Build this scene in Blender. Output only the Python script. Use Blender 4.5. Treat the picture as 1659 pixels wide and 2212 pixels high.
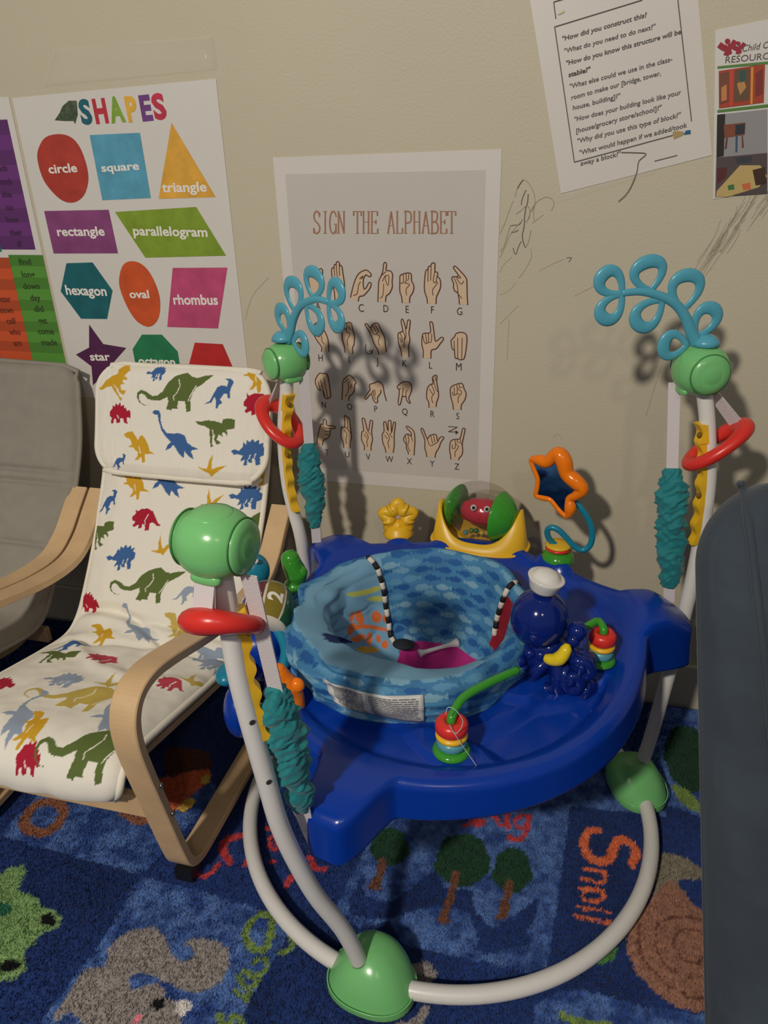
import bpy, math, random
import numpy as np
from mathutils import Matrix, Vector

for o in list(bpy.data.objects): bpy.data.objects.remove(o)
scene = bpy.context.scene
COL = scene.collection
rng = np.random.default_rng(7)
random.seed(7)

# ------------------------------------------------------------------ camera
F_PX, CX, CY = 1660.0, 829.5, 1106.0          # 1659 x 2212 frame
def unit(v): v = np.asarray(v, float); return v/np.linalg.norm(v)
_down = unit([940-CX, 4500-CY, F_PX])
_lx = -5800-CX
_left = unit([_lx, -(_lx*_down[0]+F_PX*_down[2])/_down[1], F_PX])
RW = np.array([-_left, np.cross(-_down, -_left), -_down])   # world = RW @ cam (x right, y down, z forward)
CAM = np.array([0.0, -1.41418, 1.1])
def ray(p): return RW @ unit([p[0]-CX, p[1]-CY, F_PX])
def hit(p, P0, nrm):
    r = ray(p); nrm = np.asarray(nrm, float)
    return CAM + r*(np.dot(np.asarray(P0)-CAM, nrm)/np.dot(r, nrm))
def atz(p, z): return hit(p, (0, 0, z), (0, 0, 1))
def aty(p, y): return hit(p, (0, y, 0), (0, 1, 0))
def proj(P):
    c = (np.asarray(P)-CAM) @ RW
    return np.stack([CX+F_PX*c[..., 0]/c[..., 2], CY+F_PX*c[..., 1]/c[..., 2]], -1)
def depth(P): return float(((np.asarray(P)-CAM) @ RW)[..., 2])
cd = bpy.data.cameras.new('camera'); cam = bpy.data.objects.new('camera', cd); COL.objects.link(cam)
M = Matrix.Identity(4)
for i in range(3):
    M[i][0] = RW[i, 0]; M[i][1] = -RW[i, 1]; M[i][2] = -RW[i, 2]; M[i][3] = CAM[i]
cam.matrix_world = M
cd.sensor_fit = 'HORIZONTAL'; cd.sensor_width = 36.0; cd.lens = 36.0*F_PX/1659.0
cd.clip_start = 0.02; cd.clip_end = 50
scene.camera = cam

# ------------------------------------------------------------------ light
world = bpy.data.worlds.new('world'); scene.world = world; world.use_nodes = True
bg = world.node_tree.nodes['Background']; bg.inputs[0].default_value = (0.95, 0.95, 1.0, 1); bg.inputs[1].default_value = 0.150
def ceiling_lamp(name, loc, power, size, col):
    ld = bpy.data.lights.new(name, 'AREA'); ld.shape = 'DISK'; ld.size = size; ld.energy = power; ld.color = col
    lo = bpy.data.objects.new(name, ld); COL.objects.link(lo); lo.location = loc
    lo.rotation_euler = (Vector((-0.2, -0.4, 0.4))-Vector(loc)).to_track_quat('-Z', 'Y').to_euler()
    return lo
ceiling_lamp('ceiling_lamp', (-0.78, -3.0, 2.5), 61, 0.17, (1.0, 0.92, 0.80))
ceiling_lamp('ceiling_lamp', (0.75, -3.1, 2.55), 6, 0.16, (1.0, 0.88, 0.72))
vs = scene.view_settings
vs.view_transform = 'Standard'; vs.look = 'None'; vs.gamma = 1.0; vs.use_curve_mapping = False; vs.exposure = 0.0

# ------------------------------------------------------------------ helpers
def lin(c):
    c = np.asarray(c, float)/255.0
    return np.where(c <= 0.04045, c/12.92, ((c+0.055)/1.055)**2.4)
def mat(name, rgb, rough=0.5, bump=0.0, bscale=80, var=0.0, vscale=8, attr=False, coat=0.0, metal=0.0, spec=0.5, sheen=0.0):
    m = bpy.data.materials.new(name); m.use_nodes = True
    nt = m.node_tree; b = nt.nodes['Principled BSDF']
    c = lin(rgb)
    b.inputs['Base Color'].default_value = (*c, 1)
    b.inputs['Roughness'].default_value = rough
    b.inputs['Metallic'].default_value = metal
    b.inputs['Specular IOR Level'].default_value = spec
    b.inputs['Coat Weight'].default_value = coat
    b.inputs['Coat Roughness'].default_value = 0.08
    b.inputs['Sheen Weight'].default_value = sheen
    tc = nt.nodes.new('ShaderNodeTexCoord')
    src = None
    if attr:
        a = nt.nodes.new('ShaderNodeVertexColor'); a.layer_name = 'Col'; src = a.outputs['Color']
    if var > 0:
        n = nt.nodes.new('ShaderNodeTexNoise'); n.inputs['Scale'].default_value = vscale; n.inputs['Detail'].default_value = 5
        nt.links.new(tc.outputs['Object'], n.inputs['Vector'])
        mr = nt.nodes.new('ShaderNodeMapRange'); mr.inputs[1].default_value = 0.3; mr.inputs[2].default_value = 0.7
        mr.inputs[3].default_value = 1-var; mr.inputs[4].default_value = 1+var
        nt.links.new(n.outputs['Fac'], mr.inputs[0])
        mx = nt.nodes.new('ShaderNodeVectorMath'); mx.operation = 'SCALE'
        if src is not None: nt.links.new(src, mx.inputs[0])
        else: mx.inputs[0].default_value = tuple(c)
        nt.links.new(mr.outputs[0], mx.inputs['Scale'])
        src = mx.outputs[0]
    if src is not None: nt.links.new(src, b.inputs['Base Color'])
    if bump > 0:
        n = nt.nodes.new('ShaderNodeTexNoise'); n.inputs['Scale'].default_value = bscale; n.inputs['Detail'].default_value = 4
        nt.links.new(tc.outputs['Object'], n.inputs['Vector'])
        bp = nt.nodes.new('ShaderNodeBump'); bp.inputs['Strength'].default_value = bump; bp.inputs['Distance'].default_value = 0.002
        nt.links.new(n.outputs['Fac'], bp.inputs['Height']); nt.links.new(bp.outputs['Normal'], b.inputs['Normal'])
    return m
_pm = {}
def plain(rgb, rough=0.7, **k):
    key = (tuple(rgb), rough, tuple(sorted(k.items())))
    if key not in _pm: _pm[key] = mat('paint_%d_%d_%d' % tuple(rgb), rgb, rough, **k)
    return _pm[key]
def link(o, parent):
    COL.objects.link(o)
    if parent is not None:
        o.parent = parent
        if parent.type == 'EMPTY': o.matrix_parent_inverse = Matrix.Translation(-parent.location)
    return o
def mk(name, V, Fc, m, parent=None, smooth=True, midx=None, col=None, label=None):
    me = bpy.data.meshes.new(name)
    V = np.asarray(V, float)
    if isinstance(Fc, np.ndarray):
        n = Fc.shape[1]
        me.vertices.add(len(V)); me.vertices.foreach_set('co', V.ravel())
        me.loops.add(Fc.size); me.loops.foreach_set('vertex_index', Fc.ravel().astype(np.int32))
        me.polygons.add(len(Fc)); me.polygons.foreach_set('loop_start', np.arange(0, Fc.size, n, dtype=np.int32))
        me.update(calc_edges=True); me.validate()
    else:
        me.from_pydata([tuple(v) for v in V], [], [tuple(int(i) for i in f) for f in Fc]); me.update()
    for x in (m if isinstance(m, (list, tuple)) else [m]): me.materials.append(x)
    if midx is not None: me.polygons.foreach_set('material_index', np.asarray(midx, np.int32))
    me.polygons.foreach_set('use_smooth', np.full(len(me.polygons), smooth, bool))
    if col is not None:
        a = me.color_attributes.new('Col', 'FLOAT_COLOR', 'POINT')
        c4 = np.ones((len(V), 4)); c4[:, :3] = col
        a.data.foreach_set('color', c4.ravel())
    o = bpy.data.objects.new(name, me); link(o, parent)
    if label: o['label'] = label
    return o
def tag(o, label, cat, group=None, kind=None):
    o['label'] = label
    if cat: o['category'] = cat
    if group: o['group'] = group
    if kind: o['kind'] = kind
    return o
def thing(name, label, cat, loc, group=None):
    o = bpy.data.objects.new(name, None); COL.objects.link(o); o.location = loc; o.empty_display_size = 0.05
    bpy.context.view_layer.update()
    return tag(o, label, cat, group)
class MB:
    """collects pieces of one part"""
    def __init__(s): s.V = []; s.F = []; s.I = []
    def add(s, V, Fc, mi=0):
        b = len(s.V); s.V += [tuple(v) for v in np.asarray(V, float)]
        for f in Fc: s.F.append(tuple(int(i)+b for i in f)); s.I.append(mi)
        return s
    def build(s, name, m, parent, smooth=True, label=None):
        return mk(name, s.V, s.F, m, parent, smooth, s.I, label=label)
def spl(P, n=8, closed=False):
    P = np.asarray(P, float); N = len(P); out = []
    for i in range(N if closed else N-1):
        if closed: a, b, c, d = P[i-1], P[i], P[(i+1) % N], P[(i+2) % N]
        else: a, b, c, d = P[max(i-1, 0)], P[i], P[i+1], P[min(i+2, N-1)]
        for k in range(n):
            t = k/n
            out.append(0.5*((2*b)+(c-a)*t+(2*a-5*b+4*c-d)*t*t+(3*b-a-3*c+d)*t**3))
    if not closed: out.append(P[-1])
    return np.array(out)
def frames(P, closed=False, ref=None):
    P = np.asarray(P, float); N = len(P)
    if closed: T = np.roll(P, -1, 0)-np.roll(P, 1, 0)
    else: T = np.gradient(P, axis=0)
    T /= np.linalg.norm(T, axis=1)[:, None]+1e-12
    A = np.zeros_like(P)
    u = np.asarray(ref, float) if ref is not None else (np.array([0, 0, 1.]) if abs(T[0][2]) < 0.9 else np.array([1., 0, 0]))
    for i in range(N):
        if ref is not None: u = np.asarray(ref, float)
        u = u-T[i]*np.dot(u, T[i]); u = u/(np.linalg.norm(u)+1e-12); A[i] = u
    return T, A, np.cross(T, A)
def tube(P, r, seg=12, closed=False, flat=1.0, ref=None, caps=True):
    """r: radius along A (ref direction) * flat, radius along B"""
    P = np.asarray(P, float); N = len(P); r = np.broadcast_to(np.asarray(r, float), (N,))
    T, A, B = frames(P, closed, ref)
    th = np.arange(seg)*2*np.pi/seg
    V = (P[:, None]+r[:, None, None]*(flat*np.cos(th)[None, :, None]*A[:, None]+np.sin(th)[None, :, None]*B[:, None])).reshape(-1, 3)
    Fc = []
    for i in range(N if closed else N-1):
        j = (i+1) % N
        for k in range(seg):
            l = (k+1) % seg
            Fc.append((i*seg+k, i*seg+l, j*seg+l, j*seg+k))
    if caps and not closed:
        Fc.append(tuple(range(seg))[::-1]); Fc.append(tuple((N-1)*seg+k for k in range(seg)))
    return V, Fc
def ribbon(P, w, t, ref):
    """flat strap: width along cross of tangent & ref, thickness along ref; rectangle section"""
    P = np.asarray(P, float); N = len(P); T, A, B = frames(P, False, ref)
    w = np.broadcast_to(np.asarray(w, float), (N,))
    V = []
    for i in range(N):
        for sa, sb in ((-1, -1), (1, -1), (1, 1), (-1, 1)):
            V.append(P[i]+A[i]*sa*t/2+B[i]*sb*w[i]/2)
    Fc = [(i*4+k, i*4+(k+1) % 4, i*4+4+(k+1) % 4, i*4+4+k) for i in range(N-1) for k in range(4)]
    Fc += [(3, 2, 1, 0), tuple((N-1)*4+k for k in range(4))]
    return V, Fc
def lathe(prof, seg=32, c=(0, 0, 0), R=None, sx=1, sy=1):
    prof = np.asarray(prof, float); th = np.arange(seg)*2*np.pi/seg
    V = np.stack([prof[:, 0, None]*np.cos(th)*sx, prof[:, 0, None]*np.sin(th)*sy, np.repeat(prof[:, 1, None], seg, 1)], -1).reshape(-1, 3)
    Fc = [(i*seg+k, i*seg+(k+1) % seg, (i+1)*seg+(k+1) % seg, (i+1)*seg+k) for i in range(len(prof)-1) for k in range(seg)]
    Fc.append(tuple(range(seg))[::-1]); Fc.append(tuple((len(prof)-1)*seg+k for k in range(seg)))
    if R is not None: V = V @ np.asarray(R).T
    return V+np.asarray(c), Fc
def ball(c, r, nu=24, nv=16, R=None, p=2.0):
    """super-ellipsoid, r scalar or triple"""
    r = np.broadcast_to(np.asarray(r, float), (3,))
    ph = np.linspace(0, np.pi, nv+1); th = np.arange(nu)*2*np.pi/nu
    sp = lambda x: np.sign(x)*np.abs(x)**(2.0/p)
    V = []
    for a in ph:
        V.append(np.stack([sp(np.sin(a))*sp(np.cos(th)), sp(np.sin(a))*sp(np.sin(th)), np.full(nu, sp(np.cos(a)))], -1))
    V = np.concatenate(V)*r
    if R is not None: V = V @ np.asarray(R).T
    Fc = [(i*nu+k, (i+1)*nu+k, (i+1)*nu+(k+1) % nu, i*nu+(k+1) % nu) for i in range(nv) for k in range(nu)]
    return V+np.asarray(c), Fc
def rotz(a): c, s = math.cos(a), math.sin(a); return np.array([[c, -s, 0], [s, c, 0], [0, 0, 1.]])
def rotx(a): c, s = math.cos(a), math.sin(a); return np.array([[1., 0, 0], [0, c, -s], [0, s, c]])
def roty(a): c, s = math.cos(a), math.sin(a); return np.array([[c, 0, s], [0, 1., 0], [-s, 0, c]])
def box(lo, hi):
    x0, y0, z0 = lo; x1, y1, z1 = hi
    V = [(x0, y0, z0), (x1, y0, z0), (x1, y1, z0), (x0, y1, z0), (x0, y0, z1), (x1, y0, z1), (x1, y1, z1), (x0, y1, z1)]
    return V, [(3, 2, 1, 0), (4, 5, 6, 7), (0, 1, 5, 4), (1, 2, 6, 5), (2, 3, 7, 6), (3, 0, 4, 7)]
def bevel(o, w, seg=2):
    b = o.modifiers.new('bevel', 'BEVEL'); b.width = w; b.segments = seg; b.limit_method = 'ANGLE'; return o
def inpoly(x, y, poly):
    poly = np.asarray(poly, float); ins = np.zeros(x.shape, bool); j = len(poly)-1
    for i in range(len(poly)):
        xi, yi = poly[i]; xj, yj = poly[j]
        if yi != yj:
            ins ^= ((yi > y) != (yj > y)) & (x < (xj-xi)*(y-yi)/(yj-yi)+xi)
        j = i
    return ins
def segdist(x, y, pl):
    d = np.full(x.shape, 1e9); pl = np.asarray(pl, float)
    for a, b in zip(pl[:-1], pl[1:]):
        v = b-a; L = v@v+1e-12
        t = np.clip(((x-a[0])*v[0]+(y-a[1])*v[1])/L, 0, 1)
        d = np.minimum(d, np.hypot(x-a[0]-t*v[0], y-a[1]-t*v[1]))
    return d
_G = {}
def vnoise(x, y, cell, seed=0):
    if seed not in _G: _G[seed] = np.random.default_rng(seed).random((257, 257))
    G = _G[seed]
    fx = x/cell; fy = y/cell; ix = np.floor(fx).astype(int); iy = np.floor(fy).astype(int)
    tx = fx-ix; ty = fy-iy; tx = tx*tx*(3-2*tx); ty = ty*ty*(3-2*ty)
    g = lambda a, b: G[a % 256, b % 256]
    return (g(ix, iy)*(1-tx)+g(ix+1, iy)*tx)*(1-ty)+(g(ix, iy+1)*(1-tx)+g(ix+1, iy+1)*tx)*ty
def sstep(a, b, x):
    t = np.clip((x-a)/(b-a), 0, 1); return t*t*(3-2*t)
def grid_faces(nr, nc):
    i = np.arange(nr-1)[:, None]*nc+np.arange(nc-1)[None, :]
    return np.stack([i, i+1, i+nc+1, i+nc], -1).reshape(-1, 4)

# ------------------------------------------------------------------ shared materials
M_WALL = mat('wall_paint', (198, 189, 166), 0.55, bump=0.25, bscale=220, var=0.03, vscale=3)
M_PAPER = mat('paper', (216, 210, 203), 0.45, var=0.02, vscale=6)
M_CARD = mat('poster_card', (218, 214, 208), 0.4, var=0.02, vscale=5)
M_WOOD = mat('birch_veneer', (214, 180, 136), 0.42, bump=0.1, bscale=60, var=0.08, vscale=18)
M_BLACK = mat('black_plastic', (22, 22, 22), 0.5)
M_STEEL = mat('bolt_steel', (170, 165, 160), 0.3, metal=1.0)
M_WHITE_TUBE = mat('white_steel_tube', (226, 223, 218), 0.32, bump=0.06, bscale=400)
M_GREEN = mat('green_plastic', (122, 196, 122), 0.24, bump=0.03, bscale=500)
M_LEAF = mat('leaf_plastic', (86, 168, 190), 0.28)
M_STRAP = mat('white_webbing', (214, 206, 208), 0.8, bump=0.5, bscale=700)
M_TEAL_CLOTH = mat('teal_cloth', (18, 124, 130), 0.75, bump=0.3, bscale=160, sheen=0.2)
M_RED = mat('red_plastic', (222, 52, 44), 0.3)
M_YEL = mat('yellow_plastic', (236, 186, 40), 0.35)
M_TRAY = mat('blue_tray_plastic', (8, 56, 158), 0.24, bump=0.02, bscale=300, spec=0.45)
M_NAVY = mat('navy_toy_plastic', (12, 34, 112), 0.12, spec=0.5)
M_TOYGREEN = mat('toy_green', (62, 152, 48), 0.15)
M_ORANGE = mat('toy_orange', (250, 128, 10), 0.16)
M_TEAL = mat('toy_teal', (22, 128, 158), 0.3)
M_HAT = mat('toy_white', (226, 224, 218), 0.22)

# ================================================================== SETTING
fl = mk('floor', *box((-3.2, -3.6, -0.06), (2.6, 0.0, -0.017)), mat('floor_tile', (60, 56, 50), 0.6, var=0.1), smooth=False)
tag(fl, 'dark bare floor under the rug', None, kind='structure')
wl = mk('wall_back', *box((-3.2, 0.0, -0.06), (2.6, 0.12, 2.6)), M_WALL, smooth=False)
tag(wl, 'cream painted wall behind the posters', None, kind='structure')
bb = bevel(mk('baseboard_back', *box((-3.2, -0.011, -0.017), (2.6, 0.0, 0.093)), mat('baseboard_paint', (200, 190, 165), 0.5), smooth=False), 0.003)
tag(bb, 'cream painted baseboard along the wall', None, kind='structure')

# ---- flat print on the wall plane -------------------------------------------------
def wpt(p, d): return aty(p, -d)
def quad_sheet(name, pts, d0, th, m, parent=None):
    """paper sheet: polygon on the wall with thickness"""
    a = np.array(pts, float); n = len(a)
    V = np.concatenate([a+np.array([0, -d0-th, 0]), a+np.array([0, -d0, 0])])
    Fc = [tuple(range(n))]+[(i, n+i, n+(i+1) % n, (i+1) % n) for i in range(n)]+[tuple(range(2*n-1, n-1, -1))]
    return mk(name, V, Fc, m, parent, smooth=False)
_lay = [0]
def pr_poly(name, pix, d, m, parent, label=None, xf=None):
    _lay[0] = (_lay[0]+1) % 48; d = d+_lay[0]*6e-6
    V = [wpt(p if xf is None else xf(p), d) for p in pix]
    return mk(name, V, [tuple(range(len(V)))[::-1]], m, parent, smooth=False, label=label)
def stroke_geo(W, w, d, closed=False):
    """flat ribbon along world polyline on wall plane"""
    W = np.array(W, float)[:, [0, 2]]; N = len(W)
    T = np.roll(W, -1, 0)-np.roll(W, 1, 0) if closed else np.gradient(W, axis=0)
    T /= np.linalg.norm(T, axis=1)[:, None]+1e-12
    Nn = np.stack([-T[:, 1], T[:, 0]], -1); w = np.broadcast_to(np.asarray(w, float), (N,))[:, None]
    L = W+Nn*w/2; R_ = W-Nn*w/2
    V = [(x, -d, z) for x, z in L]+[(x, -d, z) for x, z in R_]
    Fc = [(i, N+i, N+(i+1) % N, (i+1) % N) for i in range(N if closed else N-1)]
    return V, Fc
def pr_stroke(mb, pix, w, d, mi=0, smooth=True):
    _lay[0] = (_lay[0]+1) % 48; d = d+_lay[0]*6e-6          # ink layers never coincide
    W = np.array([wpt(p, d) for p in pix])
    if smooth and len(W) > 2: W = spl(W, 4)
    mb.add(*stroke_geo(W, w, d), mi)
_tx = {}
def text_mesh(s, bold=0.0, shear=0.0):
    k = (s, bold, shear)
    if k in _tx: return _tx[k]
    c = bpy.data.curves.new('t', 'FONT'); c.body = s; c.size = 1.0; c.offset = bold; c.shear = shear; c.resolution_u = 3
    o = bpy.data.objects.new('t', c); COL.objects.link(o)
    bpy.context.view_layer.update()
    me = bpy.data.meshes.new_from_object(o.evaluated_get(bpy.context.evaluated_depsgraph_get()))
    V = np.array([v.co[:2] for v in me.vertices]); Fc = [tuple(p.vertices) for p in me.polygons]
    bpy.data.objects.remove(o); bpy.data.curves.remove(c); bpy.data.meshes.remove(me)
    _tx[k] = (V, Fc); return V, Fc
CAPH = None
def caph():
    global CAPH
    if CAPH is None: CAPH = text_mesh('H')[0][:, 1].max()
    return CAPH
def pr_text(s, bl, br, h, d, m, parent, name='lettering', bold=0.0, shear=0.0):
    """text along the pixel baseline bl-br, cap height h pixels (measured up the sheet)"""
    V, Fc = text_mesh(s, bold, shear)
    A = wpt(bl, d); B = wpt(br, d); up = unit(np.cross(B-A, [0, 1., 0]))
    if up[2] < 0: up = -up
    ppm = np.linalg.norm(proj(A+up*0.01)-proj(A))/0.01
    x = (V[:, 0]-V[:, 0].min())/(V[:, 0].max()-V[:, 0].min()+1e-9); y = V[:, 1]/caph()*h/ppm
    W = A+(B-A)*x[:, None]+up*y[:, None]
    f = [tuple(reversed(q)) for q in Fc]
    return mk(name, W, f, m, parent, smooth=False)
def pr_letter(s, cx, by, h, d, m, parent, wscale=0.8):
    V, Fc = text_mesh(s)
    A = wpt((cx, by), d); ppm = np.linalg.norm(proj(A+np.array([0, 0, 0.01]))-proj(A))/0.01
    k = h/ppm/caph(); xm = (V[:, 0].min()+V[:, 0].max())/2
    W = A+np.stack([(V[:, 0]-xm)*k*wscale, 0*V[:, 0], V[:, 1]*k], -1)
    return mk('letter', W, Fc, m, parent, smooth=False)
INK = plain((60, 42, 32)); INKB = plain((92, 88, 84)); WHITEP = plain((236, 232, 224))
D0, D1, D2, D3 = 0.0012, 0.0017, 0.0021, 0.0025

# ---- shapes poster -----------------------------------------------------------------
c = [wpt((27, 212), 0), wpt((467, 170), 0)]
xl, xr = -1.0975, -0.675; zt0, zt1 = c[0][2], c[1][2]
tl, tr_ = wpt((27, 212), 0), wpt((467, 170), 0)
sh = thing('shapes_poster', 'white poster titled SHAPES with coloured shapes, taped to the wall', 'poster', ((tl[0]+tr_[0])/2, 0, 0.55))
bl_ = wpt((535, 800), 0); brx = tr_[0]+(bl_[0]-tr_[0])
quad_sheet('paper', [(tl[0], 0, 0.60), (tr_[0], 0, 0.60), tr_, tl], 0.0004, D0-0.0004, M_CARD, sh)
def zs(o, s): return lambda p: (o[0]+p[0]/s, o[1]+p[1]/s)
Z = zs((0, 150), 2.9625)
def crayon(rgb): return mat('crayon', rgb, 0.55, var=0.16, vscale=30)
def ell(pts): return spl(pts, 6, closed=True)
shapes = [
 ('printed_circle', ell([(238, 560), (262, 470), (310, 425), (400, 415), (475, 450), (530, 540), (565, 680), (545, 790), (490, 845), (420, 848), (350, 800), (275, 700)]), (176, 58, 44)),
 ('printed_square', [(573, 420), (895, 405), (965, 823), (655, 837)], (86, 158, 186)),
 ('printed_triangle', [(1097, 340), (1380, 817), (1015, 828)], (222, 166, 58)),
 ('printed_rectangle', [(282, 906), (695, 898), (755, 1177), (343, 1178)], (134, 66, 118)),
 ('printed_parallelogram', [(735, 912), (1255, 880), (1447, 1192), (930, 1205)], (128, 156, 40)),
 ('printed_hexagon', [(425, 1240), (592, 1235), (720, 1415), (685, 1597), (518, 1595), (388, 1420)], (18, 96, 104)),
 ('printed_oval', ell([(830, 1228), (905, 1245), (970, 1320), (1020, 1450), (1020, 1570), (985, 1632), (935, 1645), (865, 1600), (800, 1490), (762, 1370), (780, 1265)]), (206, 84, 34)),
 ('printed_rhombus', [(1105, 1270), (1455, 1268), (1395, 1658), (1070, 1648)], (190, 72, 116)),
 ('printed_star', [(570, 1632), (660, 1757), (808, 1782), (730, 1870), (770, 1960), (680, 1940), (595, 2020), (585, 1900), (485, 1825), (570, 1780)], (82, 32, 76)),
 ('printed_octagon', [(908, 1697), (1035, 1697), (1137, 1805), (1160, 1950), (1060, 2060), (960, 2060), (880, 1950), (848, 1790)], (30, 122, 80)),
 ('printed_trapezoid', [(1246, 1748), (1425, 1758), (1530, 2000), (1180, 2000)], (186, 36, 36)),
]
for nm, pts, rgb in shapes: pr_poly(nm, pts, D1, crayon(rgb), sh, xf=Z)
for s, bl, br, h in [('circle', (315, 665), (497, 655), 55), ('square', (652, 655), (893, 640), 50), ('triangle', (1040, 785), (1325, 780), 60),
                     ('rectangle', (370, 1065), (672, 1062), 56), ('parallelogram', (855, 1060), (1330, 1070), 58), ('hexagon', (425, 1440), (685, 1448), 60),
                     ('oval', (832, 1462), (957, 1463), 50), ('rhombus', (1113, 1503), (1397, 1505), 62), ('star', (580, 1862), (708, 1862), 50), ('octagon', (890, 1892), (1125, 1900), 56)]:
    pr_text(s, Z(bl), Z(br), h/2.9625, D2, WHITEP, sh, bold=0.025)
for ch, bl, br, h, rgb in [('S', (525, 347), (597, 340), 145, (20, 92, 108)), ('H', (615, 342), (697, 335), 145, (188, 44, 60)), ('A', (712, 337), (805, 327), 150, (126, 166, 50)),
                           ('P', (822, 332), (890, 325), 150, (222, 172, 60)), ('E', (912, 325), (982, 318), 150, (112, 60, 130)), ('S', (992, 318), (1073, 305), 150, (192, 44, 72))]:
    pr_text(ch, Z(bl), Z(br), h/2.9625, D1, crayon(rgb), sh, name='title_letter', bold=0.045)
pr_poly('printed_leafy_patch', [(350, 325), (380, 280), (400, 235), (440, 200), (490, 200), (497, 290), (480, 350), (470, 330), (410, 330)], D1, mat('print_dark_green', (70, 84, 62), 0.6, var=0.5, vscale=120), sh, xf=Z)

# ---- sight words poster ------------------------------------------------------------
Z = zs((0, 240), 3.95)
sw = thing('sight_words_poster', 'colourful word chart with purple, green and orange columns at the left edge', 'poster', (-1.35, 0, 0.6))
e0, e1 = wpt(Z((72, 70)), 0), wpt(Z((590, 2085)), 0)
xR = (e0[0]+e1[0])/2
topz = wpt(Z((60, -120)), 0)[2]
quad_sheet('paper', [(xR-0.285, 0, 0.62), (xR, 0, 0.62), (xR, 0, topz), (xR-0.285, 0, topz+0.003)], 0.0004, D0-0.0004, M_CARD, sw)
def column(TR, BR, xw, rgb, rows):
    """column of word cells: right edge pixels TR..BR, width xw m"""
    a, b = wpt(Z(TR), D1), wpt(Z(BR), D1); x = (a[0]+b[0])/2
    for i in range(rows):
        z1 = a[2]+(b[2]-a[2])*i/rows; z0 = a[2]+(b[2]-a[2])*(i+1)/rows
        f = 1.0 if i % 2 else 0.86
        mk('word_cell', [(x-xw, -D1, z0), (x, -D1, z0), (x, -D1, z1), (x-xw, -D1, z1)], [(0, 1, 2, 3)], plain(tuple(int(v*f) for v in rgb)), sw, smooth=False)
    return x
xp = column((42, 72), (320, 1182), 0.083, (108, 48, 122), 9)
column((-250, 90), (18, 1200), 0.083, (30, 130, 130), 9)
column((-540, 108), (-280, 1220), 0.083, (206, 84, 40), 9)
column((335, 1228), (588, 2160), 0.083, (86, 148, 52), 10)
column((42, 1250), (312, 2140), 0.083, (206, 84, 40), 10)
column((-240, 1262), (50, 2150), 0.083, (196, 70, 130), 10)
dk = plain((58, 30, 60)); dg = plain((44, 66, 26)); do_ = plain((104, 40, 20))
for s, cx_, cy_, w, m in [('each', 15, 512, 95, dk), ('much', 50, 625, 105, dk), ('she', 60, 735, 85, dk), ('so', 85, 845, 60, dk), ('how', 110, 950, 105, dk), ('their', 140, 1060, 105, dk), ('if', 170, 1160, 36, dk),
                       ('find', 215, 1310, 105, dg), ('long', 245, 1418, 110, dg), ('down', 272, 1518, 140, dg), ('day', 305, 1618, 85, dg), ('did', 335, 1712, 80, dg), ('get', 368, 1812, 75, dg), ('come', 395, 1903, 135, dg), ('made', 425, 1998, 135, dg),
                       ('water', 40, 1628, 110, do_), ('known', 58, 1722, 120, do_), ('call', 97, 1815, 75, do_), ('who', 130, 1908, 95, do_), ('am', 155, 2003, 70, do_)]:
    pr_text(s, Z((cx_-w/2, cy_)), Z((cx_+w/2, cy_)), 52/3.95, D2, m, sw, bold=0.02)

# ---- sign language alphabet poster -------------------------------------------------
tl, tr_, br_ = wpt((590, 340), 0), wpt((1082, 322), 0), wpt((1060, 1068), 0)
sg = thing('alphabet_poster', 'white poster headed SIGN THE ALPHABET with drawn hands and letters', 'poster', ((tl[0]+tr_[0])/2, 0, br_[2]))
xa, xb = tl[0], (tr_[0]+br_[0])/2
quad_sheet('paper', [(xa, 0, br_[2]), (xb, 0, br_[2]), (xb, 0, tr_[2]), (xa, 0, tl[2])], 0.0004, D0-0.0004, M_PAPER, sg)
mk('tinted_panel', [(xa+0.021, -D1+0.0002, br_[2]+0.03), (xb-0.026, -D1+0.0002, br_[2]+0.03), (xb-0.026, -D1+0.0002, tl[2]-0.028), (xa+0.021, -D1+0.0002, tl[2]-0.028)],
   [(0, 1, 2, 3)], mat('tinted_panel', (200, 193, 186), 0.6, var=0.02), sg, smooth=False)
SKIN = plain((216, 188, 158)); LINE = plain((84, 46, 30)); TITLE = plain((164, 116, 88))
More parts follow.
